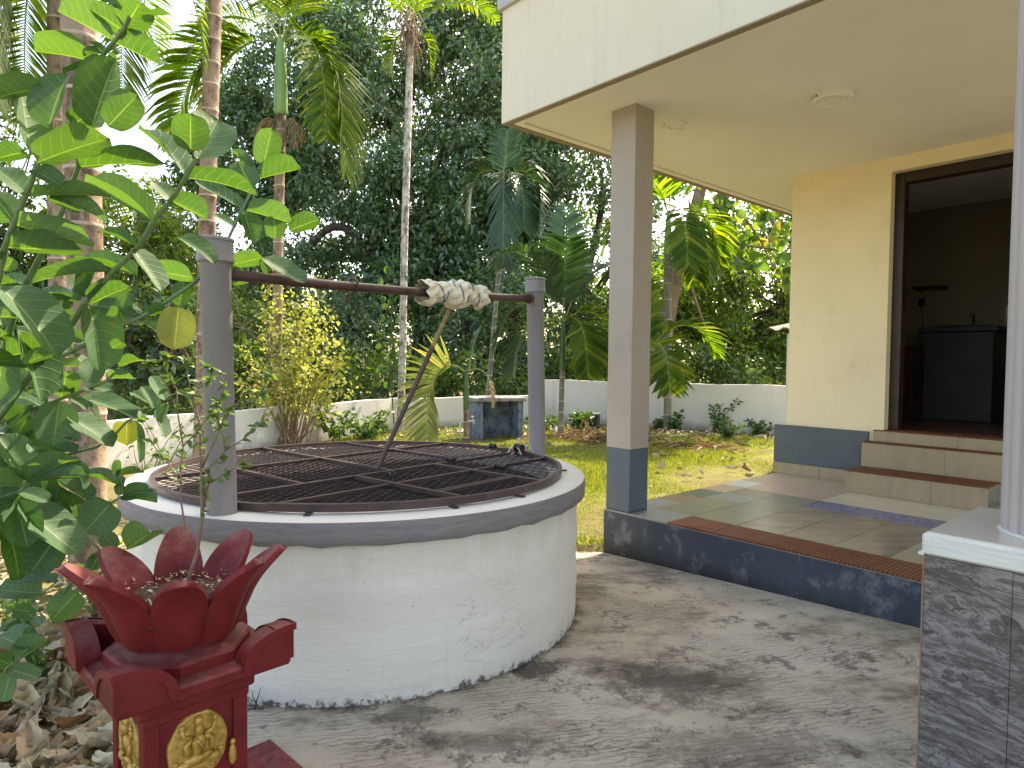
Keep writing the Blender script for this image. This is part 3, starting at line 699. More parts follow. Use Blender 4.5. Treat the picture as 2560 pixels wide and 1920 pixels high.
pr2 = [(1.136, .694), (1.139, .685), (1.1385, .64), (1.139, .616), (1.132, .609), (1.09, .6115)]
o0 = len(m.v); m.lathe(pr2, NS, 1)
for k in range(NS):                                   # uneven lower lip
    for i in (3, 4):
        x, y, z = m.v[o0 + i * NS + k]; m.v[o0 + i * NS + k] = (x, y, z + .006 * math.sin(k * 2.9) * math.sin(k * .8) - .003)
m.build('rim_slab', [MA['slabwhite'], MA['slabgrey']], well, auto=50)
PL = Vector((-1.085 - WC.x, 2.475 - WC.y)); PR = Vector((.165 - WC.x, 4.20 - WC.y))
def post(P, lean, top):
    r = .053 if False else .0535
    m = MB(); h = top - .698; pr = []
    for z, rr in ((.690, r + .003), (.71, r), (top - .095, r), (top - .09, r + .004), (top - .085, r + .012), (top - .075, r + .013), (top - .068, r + .010), (top - .055, r + .011), (top - .012, r + .010), (top - .008, r + .014), (top + .0, r + .014), (top + .004, r + .009), (top + .004, .0)):
        pr.append((rr, z))
    m.lathe(pr, 32)
    m.v = [(x + P.x + lean[0] * (z - .7), y + P.y + lean[1] * (z - .7), z) for x, y, z in m.v]
    return m.build('post', MA['postgrey'], well, auto=45)
post(PL, (-.022, 0), 1.72); post(PR, (-.025, 0), 1.80)
BL = Vector((-1.10 - WC.x, 2.475 - WC.y, 1.593)); BR = Vector((.145 - WC.x, 4.20 - WC.y, 1.672))
m = MB(); mid = (BL + BR) / 2 - Vector((0, 0, .012)); m.tube([BL, BL.lerp(mid, .5) - Vector((0, 0, .004)), mid, mid.lerp(BR, .5) - Vector((0, 0, .002)), BR], .0215, 16); m.build('crossbar', MA['rust'], well, smooth=True)
for tt, zz in ((.962, .0), (.305, 0)):
    p = BL.lerp(BR, tt); d = (BR - BL).normalized(); m = MB(); 
    sd_ = d.cross(Vector((0, 0, 1))).normalized(); up_ = sd_.cross(d)
    pts = [p + sd_ * math.cos(a) * .029 + up_ * math.sin(a) * .029 for a in [i * 2 * math.pi / 14 for i in range(15)]]
    if tt < .5: pts = pts[:13]; e = pts[0]; pts = [p + Vector((-.02, 0, -.075)) - sd_ * .01, p + Vector((-.035, 0, -.065)), p + Vector((-.03, 0, -.05)), p + Vector((0, 0, -.04))] + [p + sd_ * math.cos(a) * .029 + up_ * math.sin(a) * .029 for a in [-1.4 + i * .45 for i in range(12)]]
    m.tube(pts, .006, 8); m.build('ring_hook', MA['rust'], well, smooth=True)

# ---- grate cover
E1 = Vector((math.cos(R(50)), math.sin(R(50)))); E2 = Vector((math.sin(R(50)), -math.cos(R(50))))
gr = thing('well_grate', 'dark brown round steel grate with wire mesh lying on the well', 'grate', (WC.x, WC.y, .698))
GRR = 1.015; ZT = .036
def arc(a0, a1, n, z0, z1, name, r=GRR):
    m = MB(); m.lathe([(r - .024, z0), (r, z0), (r, z1), (r - .024, z1), (r - .024, z0)], n, a0=a0, a1=a1)
    return m.build(name, MA['grate'], gr)
base_ang = math.atan2(E2.y, E2.x); hb = math.acos(.52 / GRR)
def pole_gap(P_): return math.atan2(P_.y, P_.x)
arc(base_ang - hb, base_ang + hb, 44, .008, .038, 'rim_ring', GRR + .006)
arc(base_ang + hb, base_ang - hb + 2 * math.pi, 80, .004, .032, 'rim_ring')
def gbar(a0, b0, a1, b1, w_=.020, h_=.022, z=.014, name='bar'):
    w_ *= .85; h_ *= .72
    p = E1 * a0 + E2 * b0; q = E1 * a1 + E2 * b1; d = (q - p).normalized(); s_ = Vector((-d.y, d.x)) * w_ / 2
    m = MB(); c = [p - s_, q - s_, q + s_, p + s_]
    m.add([(v.x, v.y, z) for v in c] + [(v.x, v.y, z + h_) for v in c], [(0, 3, 2, 1), (4, 5, 6, 7), (0, 1, 5, 4), (1, 2, 6, 5), (2, 3, 7, 6), (3, 0, 4, 7)])
    return m.build(name, MA['grate'], gr)
ch = lambda b: math.sqrt(GRR ** 2 - b * b) - .02
gbar(-ch(.23), .23, ch(.23), .23, .030); gbar(-ch(.39), -.39, ch(.39), -.39, .022, .021); gbar(-ch(.52), .52, ch(.52), .52, .026, .024)
gbar(-.03, -ch(.03), -.03, .215, .028, .0225); gbar(-.53, -.38, -.53, .215, .022, .021); gbar(.49, -ch(.49), .49, .215, .020, .0205)
gbar(-.26, .245, -.26, ch(.26), .034, .0255); gbar(.25, .245, .25, ch(.25), .034, .0255)
gbar(-.243, .775, .233, .775, .022, .0235); gbar(-.243, .805, .233, .805, .022, .0245); gbar(-.28, .26, -.28, .95, .012, .027, .018); 
m = MB(); dW = .043
for sgn in (-1, 1):
    dr = (E1 + E2 * .56 * sgn).normalized(); nr = Vector((-dr.y, dr.x)); kk = int(.985 / dW)
    for k in range(-kk, kk + 1):
        q = k * dW; hl = math.sqrt(max(0, .985 ** 2 - q * q))
        if hl < .03: continue
        p0, p1 = nr * q - dr * hl, nr * q + dr * hl; s_ = nr * .0016; z0 = .010 + (.0012 if sgn > 0 else 0)
        c = [p0 - s_, p1 - s_, p1 + s_, p0 + s_]
        m.add([(v.x, v.y, z0) for v in c] + [(v.x, v.y, z0 + .004) for v in c], [(0, 3, 2, 1), (4, 5, 6, 7), (0, 1, 5, 4), (2, 3, 7, 6)])
m.build('wire_mesh', MA['wire'], gr, kind='stuff')
def gtube(a, b, ln, r, name, z=.05, along=E1):
    p = E1 * a + E2 * b; q = p + along * ln; m = MB(); m.tube([(p.x, p.y, z), (q.x, q.y, z)], r, 12); m.tube([(p.x, p.y, z), (p.x + along.x * .012, p.y + along.y * .012, z)], r * 1.12, 12)
    return m.build(name, MA['black'], gr, auto=50)
gtube(.33, .25, .06, .013, 'hinge', along=E2); gtube(.335, .60, .075, .014, 'hinge', along=E2); gtube(.93, .24, .055, .022, 'roller', .055, E2); gtube(.90, .06, .04, .016, 'roller', .05, E2)
p = E1 * -.21 + E2 * .44
m = MB()
for s_ in (-.012, .012):
    c = Vector((p.x, p.y)) + E1 * s_; m.tube([(c.x + E2.x * q * .014, c.y + E2.y * q * .014, .036 + .026 * h) for q, h in ((-1, 0), (-1.1, .7), (0, 1.15), (1.1, .7), (1, 0))], .0045, 6)
m.build('latch', MA['black'], gr)
for (x, y) in ((.0, -1.04), (.80, -.66), (.53, -.88), (1.04, .03), (-.84, -.62), (.3, 1.0)):
    a = math.atan2(y, x); m = MB(); c, s_ = math.cos(a), math.sin(a)
    pts = [(1.0, -.012), (1.052, -.012), (1.052, .012), (1.0, .012)]
    q = [(r * c - t_ * s_, r * s_ + t_ * c) for r, t_ in pts]; m.prism(q, .002, .007); m.build('lug', MA['grate'], gr)
# ---- rod hung on a rope
foot = Vector((-.665, 3.283, .735)); top = BL.lerp(BR, .632) + Vector((WC.x, WC.y, -.03))
rod = thing('prop_rod', 'rusty pipe hung on a coir rope from the crossbar onto the grate', 'rod', foot)
dv = top - foot; dl = dv.length; dn = dv.normalized()
m = MB(); m.tube([Vector((0, 0, 0)), dn * dl * .42, dn * dl * .425, dn * dl * .70], [.0125, .0125, .014, .013], 12); m.build('pipe', MA['rust'], rod, auto=50)
sdv = dn.cross(Vector((0, 1, 0))).normalized(); upv = sdv.cross(dn)
for k in range(3):
    pts = []
    for i in range(40):
        f_ = i / 39; a = f_ * 26 + k * 2.094; pts.append(dn * dl * (.69 + .30 * f_) + (sdv * math.cos(a) + upv * math.sin(a)) * .0062)
    m = MB(); m.tube(pts, .0062, 6); m.build('rope_strand', MA['rope'], rod, smooth=True)
m = MB()
for k in range(5):
    a = k * 1.3; pts = [dn * dl * (.965 + .008 * k) + (sdv * math.cos(b_ + a) + upv * math.sin(b_ + a)) * .017 for b_ in [i * .5 for i in range(14)]]; m.tube(pts, .0055, 6)
m.tube([dn * dl * .97, dn * dl * .93 + sdv * .03, dn * dl * .88 + sdv * .035], .003, 5); m.build('knot', MA['rope'], rod, smooth=True)
# ---- sack cloth bundle on the bar
bun = thing('cloth_bundle', 'cream sacking wrapped round the crossbar and tied with blue cord', 'cloth', BL.lerp(BR, .63) + Vector((WC.x, WC.y, 0)))
d = (BR - BL).normalized(); sd_ = d.cross(Vector((0, 0, 1))).normalized(); up_ = sd_.cross(d)
def bundle_r(f_, a):
    r = .036 + .026 * math.exp(-((f_ - .55) / .22) ** 2) + .012 * math.exp(-((f_ - .1) / .1) ** 2) + .011 * math.exp(-((f_ - .93) / .07) ** 2)
    for c in (.18, .36, .52, .68, .84): r -= .010 * math.exp(-((f_ - c - .03 * math.sin(a)) / .02) ** 2)
    r += .010 * abs(math.sin(2.5 * a + 13 * f_)) - .005 + .007 * abs(math.sin(4 * a - 19 * f_ + 1)) + .002 * math.sin(31 * f_ + 5 * a)
    dn_ = max(0, -math.sin(a)); r += dn_ * (.016 * max(0, math.sin(f_ * 15 + .4)) + .012)
    return r
m = MB(); n1, n2 = 96, 60; vs = []; LB = .50
for i in range(n1 + 1):
    f_ = i / n1
    for k in range(n2):
        a = 2 * math.pi * k / n2; r = bundle_r(f_, a); vs.append(d * ((f_ - .5) * LB + (.012 * math.sin(6 * a) if i in (0, n1) else 0)) + (sd_ * math.cos(a) + up_ * math.sin(a)) * r)
fs = [(i * n2 + k, i * n2 + (k + 1) % n2, (i + 1) * n2 + (k + 1) % n2, (i + 1) * n2 + k) for i in range(n1) for k in range(n2)]
m.add(vs, fs); m.build('sacking', MA['sack'], bun, smooth=True)
for k, (f0, f1, ph) in enumerate(((.10, .30, 0), (.34, .14, 2.5), (.40, .62, .5), (.64, .42, 2), (.70, .92, .3), (.9, .74, 2.2))):
    pts = []
    for i in range(28):
        q = i / 27; a = q * 6.28 + ph; f_ = f0 + (f1 - f0) * q; r = .043 + .024 * math.exp(-((f_ - .55) / .24) ** 2) + max(0, -math.sin(a)) * .02
        pts.append(d * ((f_ - .5) * LB) + (sd_ * math.cos(a) + up_ * math.sin(a)) * r)
    m = MB(); m.tube(pts, .0032, 5); m.build('cord', MA['cordblue'], bun, smooth=True)
# tangle of pale wire at the far post
m = MB()
for k in range(5):
    a = k * 1.1; pts = [Vector((.02 * math.cos(a), .02 * math.sin(a), .004)) + Vector((.10 * i / 8 - .02 * k, .03 * math.sin(i + k), .045 * math.sin(i * math.pi / 8) * (k % 3 + .4))) for i in range(9)]
    m.tube(pts, .0035, 5)
link('wire_tangle', m.mesh('wire_tangle', MA['whitewire'], True), label='tangle of pale wire on the rim beside the far well post', cat='wire').location = (.055, 4.03, .70)

# ================================================================== RED LOTUS PLANTER
PC = Vector((-.855, 1.696, 0))
pl = thing('lotus_planter', 'red lotus shaped planter on a square pillar with gold medallions', 'planter', PC, R(45.85))
m = MB(); m.bbox(-.37, .37, -.30, .255, -.02, .035, .008); m.build('base_slab', MA['red'], pl)
m = MB(); m.bbox(-.15, .15, -.15, .15, .035, .10, .006); m.bbox(-.113, .113, -.113, .113, .10, .44, .004); col_ = m.build('column', MA['red'], pl)
for sx, sy in ((-1, -1), (1, -1), (1, 1), (-1, 1)):
    m = MB(); x, y = sx * .106, sy * .106; m.bbox(x - .018, x + .018, y - .018, y + .018, .10, .425, .003); m.build('corner_strip', MA['red'], col_)
m = MB(); m.bbox(-.127, .127, -.127, .127, .405, .432, .004); m.bbox(-.138, .138, -.138, .138, .432, .462, .005)
m.add([(-.138, -.138, .462), (.138, -.138, .462), (.138, .138, .462), (-.138, .138, .462), (-.196, -.196, .486), (.196, -.196, .486), (.196, .196, .486), (-.196, .196, .486)],
      [(0, 1, 5, 4), (1, 2, 6, 5), (2, 3, 7, 6), (3, 0, 4, 7)]); m.build('cornice', MA['red'], pl)
TH = .2045
m = MB(); m.bbox(-TH, TH, -TH, TH, .486, .520, .006); tray = m.build('tray', MA['red'], pl)
# upturned corner horns: quarter round ears along both edges
for k in range(4):
    m = MB(); a = k * math.pi / 2
    for edge in (0, 1):
        prof = [(0, 0)]; Lh, Hh = .128, .088
        for i in range(13):
            q = i / 12 * math.pi / 2; prof.append((Lh * math.sin(q) * (1 - 0) , Hh * (math.cos(q)) ** .75))
        if edge == 0: outl = [(-.004, 0), (-.004, Hh)] + prof[1:] + [(Lh, 0)]; d0, d1 = -.004, .046
        else:
            q0 = math.asin(.0462 / Lh); outl = [(.0462, 0)] + [(Lh * math.sin(q0 + (math.pi / 2 - q0) * i / 10), Hh * math.cos(q0 + (math.pi / 2 - q0) * i / 10) ** .75) for i in range(11)]; d0, d1 = -.004, .046
        vs = []
        for dpt in (d0, d1):
            for s_, h in outl:
                x, y = (-TH + s_, -TH + dpt) if edge == 0 else (-TH + dpt, -TH + s_)
                vs.append((x, y, .504 + h))
        nn_ = len(vs) // 2
        m.add(vs, [tuple(range(nn_)), tuple(range(2 * nn_ - 1, nn_ - 1, -1))] + [(i, (i + 1) % nn_, nn_ + (i + 1) % nn_, nn_ + i) for i in range(nn_)])
        # raised edge band following the curve on the outer face
        vs = []; kk = 0
        for i in range(13):
            q = i / 12 * math.pi / 2
            for sc2 in (1.0, .84):
                for dd in (-.004, -.009):
                    s_, h = Lh * math.sin(q) * sc2 - .009 * (1 - i / 12) ** 4, Hh * math.cos(q) ** .75 * sc2 + (.004 if sc2 == 1 else 0)
                    x, y = (-TH + s_, -TH + dd) if edge == 0 else (-TH + dd, -TH + s_)
                    vs.append((x, y, .504 + h))
        fs = []
        for i in range(12):
            o = i * 4
            fs += [(o, o + 4, o + 5, o + 1), (o + 1, o + 5, o + 7, o + 3), (o + 3, o + 7, o + 6, o + 2)]
        m.add(vs, fs)
    c, s_ = math.cos(a), math.sin(a); m.v = [(x * c - y * s_, x * s_ + y * c, z) for x, y, z in m.v]
    m.build('corner_horn', MA['red'], tray, auto=40)
vang = R(-63 - 45.85)
m = MB(); o8 = lambda r, z: [(r * math.cos(vang + k * math.pi / 4), r * math.sin(vang + k * math.pi / 4), z) for k in range(8)]
rings = [(.172, .520), (.172, .545), (.166, .553), (.150, .556), (.128, .566), (.125, .60)]
vs = []; 
for r, z in rings: vs += o8(r, z)
m.add(vs, [(i * 8 + k, i * 8 + (k + 1) % 8, i * 8 + 8 + (k + 1) % 8, i * 8 + 8 + k) for i in range(5) for k in range(8)]); m.build('octagon_base', MA['red'], pl)
m = MB(); m.lathe([(.0, .575), (.122, .575), (.130, .60), (.138, .64), (.135, .645), (.0, .645)], 40); m.build('bowl', MA['red'], pl, smooth=True)
for k in range(8):
    a0 = vang + k * math.pi / 4; m = MB(); ns, nt = 16, 12; vs = []
    jit = .012 * math.sin(k * 2.1)
    for side in (0, 1):
        for i in range(ns + 1):
            s_ = 1 - (1 - i / ns) ** 1.9; r = .134 + .016 * min(1, s_ * 3) ** .6 + .022 * s_ + .088 * s_ ** 2.5; z = .577 + (.193 + jit) * s_
            wv = .074 * (max(0, 1 - s_ ** 3.4)) ** .5 * (.90 + .16 * math.sin(math.pi * min(1, s_ * .8)))
            th = .024 * (1 - .35 * s_)
            for j in range(nt + 1):
                t_ = -1 + 2 * j / nt; off = t_ * wv
                rr = r - .35 * off * off / r - (th * (1 if side else 0)) * math.sqrt(max(0.0, 1 - .55 * t_ * t_)) 
                rr += .010 * (1 - t_ * t_) * (0 if side else 1)
                ph = a0 + off / r * .92
                vs.append((rr * math.cos(ph), rr * math.sin(ph), z + (.010 * side if i < ns else .004 * side)))
    n1 = nt + 1; half = (ns + 1) * n1; fs = []
    for i in range(ns):
        for j in range(nt):
            q = i * n1 + j; fs.append((q, q + 1, q + n1 + 1, q + n1)); q += half; fs.append((q, q + n1, q + n1 + 1, q + 1))
    for i in range(ns):
        for j in (0, nt):
            q = i * n1 + j; f_ = (q, q + n1, q + n1 + half, q + half); fs.append(f_ if j == 0 else f_[::-1])
    for j in range(nt):
        q = ns * n1 + j; fs.append((q, q + 1, q + half + 1, q + half))
    m.add(vs, fs); m.build('petal', MA['red'], pl, auto=50)
m = MB(); m.lathe([(.158, .640), (.145, .658), (.1, .672), (.04, .676), (0, .677)], 32); m.v = [(x, y, z + .008 * math.sin(x * 90) * math.cos(y * 70)) for x, y, z in m.v]; m.build('potting_soil', MA['potsoil'], pl, smooth=True)
n = 240; ang = rng.random(n) * 6.28; rad = .155 * np.sqrt(rng.random(n))
P = np.stack([rad * np.cos(ang), rad * np.sin(ang), .670 + .02 * rng.random(n)], 1); A = unit(rng.normal(size=(n, 3)) * [1, 1, .35]); Nn = unit(rng.normal(size=(n, 3)) * [.5, .5, 1] + [0, 0, 1])
link('dry_bits', leaf_mesh('dry_bits', P, A, Nn, .006 + .018 * rng.random(n), .003 + .004 * rng.random(n), MA['dryleaf']), pl, kind='stuff')
# gold medallions
def ell(m, c, r, n=10, k=6):
    vs = [(c[0] + r[0] * math.sin(i * math.pi / k) * math.cos(j * 2 * math.pi / n), c[1] + r[1] * math.sin(i * math.pi / k) * math.sin(j * 2 * math.pi / n), c[2] + r[2] * math.cos(i * math.pi / k)) for i in range(k + 1) for j in range(n)]
    m.add(vs, [(i * n + j, i * n + n + j, i * n + n + (j + 1) % n, i * n + (j + 1) % n) for i in range(k) for j in range(n)])
def medallion(rot):
    m = MB(); cz = .318; y0 = -.1135
    # oval back plate
    vs = []; ns = 40
    for rr, dy in ((1.0, 0), (1.0, -.006), (.95, -.011), (.88, -.008), (.80, -.0105), (.74, -.007), (.66, -.009), (.0, -.0095)):
        for k in range(ns):
            a = 2 * math.pi * k / ns; w_ = 1 + .012 * math.sin(7 * a) + .01 * math.sin(11 * a + 1); vs.append((.072 * rr * w_ * math.cos(a), y0 + dy, cz + .088 * rr * w_ * math.sin(a)))
    m.add(vs, [(i * ns + k, i * ns + (k + 1) % ns, (i + 1) * ns + (k + 1) % ns, (i + 1) * ns + k) for i in range(7) for k in range(ns)])
    m.build('oval_plate', MA['gold'], rot, smooth=True)
    f = MB(); yb = y0 - .010
    ell(f, (0, yb, cz + .006), (.019, .012, .030)); ell(f, (0, yb - .004, cz + .045), (.012, .011, .015)); ell(f, (0, yb - .002, cz + .064), (.010, .009, .015))
    ell(f, (0, yb, cz - .028), (.040, .013, .016)); ell(f, (-.034, yb, cz - .036), (.020, .011, .012)); ell(f, (.034, yb, cz - .036), (.020, .011, .012))
    for sx in (-1, 1):
        f.tube([(sx * .015, yb, cz + .026), (sx * .032, yb - .002, cz + .012), (sx * .030, yb - .006, cz - .010)], [.008, .007, .006], 8)
        f.tube([(sx * .015, yb, cz + .028), (sx * .036, yb, cz + .034), (sx * .040, yb - .003, cz + .056)], [.007, .006, .005], 8); ell(f, (sx * .040, yb - .003, cz + .060), (.008, .006, .008), 8, 5)
    for k in range(9):
        a = R(200 + k * 17.5); ell(f, (.058 * math.cos(a), y0 - .009, cz + .070 * math.sin(a)), (.008, .006, .006), 8, 4)
    f.tube([(-.012, yb - .008, cz + .030), (.0, yb - .013, cz + .012), (.010, yb - .011, cz - .006), (.004, yb - .010, cz - .018)], [.004, .0045, .004, .003], 6)
    f.build('relief_figure', MA['gold'], rot, smooth=True)
for a in (0, -math.pi / 2):
    e = link('medallion', None, pl); e.rotation_euler = (0, 0, a); medallion(e)
    m = MB(); ell(m, (.085, -.121, .262), (.011, .009, .028), 8, 6); ell(m, (.085, -.123, .296), (.007, .007, .009), 8, 5); m.build('gold_finial', MA['gold'], e, smooth=True)

# ================================================================== TULSI SAPLING
tu = thing('tulsi_sapling', 'thin leggy basil sapling growing from the red lotus planter', 'plant', PC + Vector((0, 0, .66)))
TL = Matrix.Translation(-(PC + Vector((0, 0, .66))))
def zq(p, Y): return TL @ PX(300 + .41 * p[0], 800 + .41 * p[1], Y)
branches = [([(400, 1632), (430, 1540), (470, 1420), (500, 1220), (497, 1050), (495, 900), (490, 640), (440, 470), (410, 330), (400, 230)], .0052, .0016, 1.68, 1.66),
    ([(470, 1420), (400, 1300), (372, 1100), (370, 900), (385, 770), (350, 560), (345, 420), (290, 330), (280, 190)], .0030, .0012, 1.68, 1.60),
    ([(500, 900), (560, 770), (605, 680), (640, 580), (760, 460), (850, 360), (925, 330)], .0028, .0012, 1.67, 1.62),
    ([(500, 1180), (540, 1000), (545, 900), (640, 800), (760, 720), (885, 605)], .0030, .001, 1.68, 1.72),
    ([(605, 680), (600, 520), (640, 400), (600, 310), (530, 285)], .002, .001, 1.66, 1.60), ([(540, 1000), (620, 950), (700, 900), (770, 875)], .002, .001, 1.68, 1.63),
    ([(385, 770), (460, 690), (550, 570), (600, 490)], .0018, .001, 1.64, 1.62), ([(300, 880), (200, 760), (150, 640), (110, 600)], .0016, .001, 1.66, 1.75),
    ([(345, 540), (290, 420), (230, 310), (150, 245)], .0018, .001, 1.62, 1.58), ([(640, 560), (700, 520), (800, 500), (890, 440)], .0016, .001, 1.64, 1.60),
    ([(440, 470), (480, 420), (560, 340)], .0015, .001, 1.66, 1.62), ([(370, 1000), (300, 880), (240, 800)], .0017, .001, 1.66, 1.70), ([(640, 800), (620, 650), (560, 560)], .0012, .0008, 1.7, 1.68)]
lp, la = [], []
for pts, r0, r1, Y0_, Y1_ in branches:
    n = len(pts); W_ = [zq(p, Y0_ + (Y1_ - Y0_) * i / (n - 1)) for i, p in enumerate(pts)]
    m = MB(); m.tube(W_, [r0 + (r1 - r0) * i / (n - 1) for i in range(n)], 6); m.build('stem', MA['tulsistem'], tu, smooth=True)
    for i in range(max(1, n // 2) if n > 6 else 1, n):
        k_ = 6 if i < n - 1 else 14
        for q in range(k_):
            f_ = random.random(); p = W_[i - 1].lerp(W_[i], f_ if i < n - 1 else .5 + .5 * f_); lp.append(p)
            d = Vector((random.gauss(0, 1), random.gauss(0, 1), random.gauss(.15, .6))).normalized(); la.append(d)
for k in range(len(lp)):
    p, d = lp[k], la[k]
    me = round_leaves('leaf', np.array([[0, 0, 0.]]), np.array([list(d)]), unit(np.array([[random.gauss(0, .5), random.gauss(-.3, .5), 1.]])), [random.uniform(.014, .030)], [random.uniform(.010, .018)], MA['tulsileaf'], droop=.25)
    o = link('leaf', me, tu); o.location = p

# ================================================================== MILKWEED SHRUB
def leaf_tmpl(name, bend, fold, wav, mat):
    m = MB(); nv, us = 11, (-1, -.66, -.33, 0, .33, .66, 1); vs, uv = [], []
    for i in range(nv + 1):
        v = i / nv; w_ = .5 * math.sqrt(max(0, 1 - (2 * v ** .92 - 1) ** 2)) ** .74 * (.92 + .18 * v)
        if v > .93: w_ *= .9
        w_ = max(w_, .016)
        for u in us:
            z = fold * abs(u) * w_ - bend * v * v + wav * math.sin(v * 9 + 1.5 * u) * abs(u) - .02 * (1 - abs(u))
            vs.append((u * w_, v, z)); uv.append((.5 + .5 * u, v))
    k = len(us); fs = [(i * k + j, i * k + j + 1, (i + 1) * k + j + 1, (i + 1) * k + j) for i in range(nv) for j in range(k - 1)]
    m.add(vs, fs); me = m.mesh(name, mat, True); l = me.uv_layers.new(name='UVMap')
    for lp_ in me.loops: l.data[lp_.index].uv = uv[lp_.vertex_index]
    return me
TM = [leaf_tmpl('milkweed_leaf', b, f, w_, MA['milk']) for b, f, w_ in ((.05, .25, .012), (.12, .35, .02), (-.05, .2, .015), (.2, .3, .02), (.02, .5, .012), (.1, .15, .03))]
TMY = leaf_tmpl('milkweed_leaf_yellow', .08, .25, .02, MA['milkyellow'])
shrub = thing('milkweed_shrub', 'large milkweed shrub with broad grey-green leaves beside the planter', 'shrub', (-1.75, 1.75, 0))
SB = Vector((-1.75, 1.75, 0))
ZO = {'a': (0, 0, .1929), 'b': (0, 300, .1929), 'c': (380, 260, .1929), 'd': (0, 600, .1929), 'e': (0, 900, .1929), 'f': (0, 1200, .1929), 'g': (0, 1500, .2532), 'm': (0, 600, .3888)}
def zpx(l, x, y): o = ZO[l]; return o[0] + x * o[2], o[1] + y * o[2]
STEMS = []
def stem(pts, r0, r1, Y0_, Y1_):
    n = len(pts); W_ = [PX(*zpx(*p), Y0_ + (Y1_ - Y0_) * i / (n - 1)) - SB for i, p in enumerate(pts)]
    r0 *= .72; r1 *= .8; m = MB(); m.tube(W_, [r0 + (r1 - r0) * i / (n - 1) for i in range(n)], 10); o = m.build('stem', MA['ml_stem'], shrub, smooth=True); STEMS.append((o, W_))
stem([('d', -300, 1300), ('d', -60, 640), ('d', 0, 440), ('d', 60, 130), ('b', 60, 1659), ('b', 170, 1370), ('b', 330, 980), ('b', 400, 830), ('b', 485, 560)], .0115, .007, 1.62, 1.42)
stem([('e', -300, 1100), ('e', 20, 700), ('e', 300, 330), ('d', 640, 1480), ('d', 960, 1050), ('d', 1130, 770), ('d', 1480, 400), ('d', 1790, 90), ('b', 2000, 1310), ('b', 2177, 1090), ('c', 330, 1130), ('c', 440, 940), ('c', 585, 700)], .0125, .0055, 1.85, 1.52)
stem([('e', -200, 800), ('d', 400, 1700), ('d', 1100, 1360), ('d', 1400, 1180), ('d', 1830, 1000), ('m', 1060, 405), ('m', 1240, 280), ('m', 1400, 130), ('c', 1030, 1659), ('c', 1165, 1370), ('c', 1300, 1115), ('c', 1390, 930), ('c', 1450, 795)], .0125, .005, 2.3, 2.66)
stem([('d', -200, 2000), ('d', 60, 1380), ('d', 200, 900), ('d', 360, 530), ('d', 510, 240), ('b', 680, 1440), ('b', 830, 1130), ('b', 950, 790), ('b', 1020, 600), ('a', 950, 1390), ('a', 1080, 1060), ('a', 1200, 900), ('a', 1380, 650), ('a', 1500, 520), ('a', 1615, 365), ('a', 1680, 220)], .0115, .005, 1.75, 1.36)
stem([('e', -200, 900), ('e', 0, 740), ('e', 250, 690), ('e', 560, 590), ('e', 770, 510), ('e', 1080, 395), ('e', 1350, 290), ('e', 1540, 120)], .0085, .004, 1.9, 1.8)
stem([('e', -100, 1500), ('e', 600, 1300), ('e', 970, 1200), ('e', 1250, 1130), ('e', 1450, 1010), ('e', 1650, 790), ('e', 1980, 640), ('e', 2170, 560)], .007, .003, 1.95, 1.85)
stem([('f', -100, 500), ('f', 150, 300), ('f', 260, 140), ('e', 350, 1570)], .008, .005, 1.85, 1.75)
stem([('f', -200, 900), ('f', 80, 560), ('f', 250, 290)], .007, .004, 1.9, 1.8)
stem([('f', 700, 1100), ('f', 1000, 640), ('f', 1270, 420), ('f', 1450, 290), ('f', 1600, 200), ('e', 1560, 1540), ('e', 1520, 1500)], .006, .003, 2.0, 2.0)
stem([('f', 800, 1500), ('f', 1290, 900), ('f', 1000, 640)], .006, .004, 2.02, 2.0)
stem([('g', -100, 900), ('g', 70, 675), ('g', 170, 600), ('g', 280, 470)], .005, .003, 1.95, 1.9)
stem([('f', 250, 1500), ('f', 560, 1460), ('f', 760, 1300)], .004, .003, 1.95, 1.9)
LV_ = {'a': 1.38, 'b': 1.44, 'c': 1.58, 'd': 1.68, 'e': 1.80, 'f': 1.92, 'g': 1.95, 'm': 1.66}
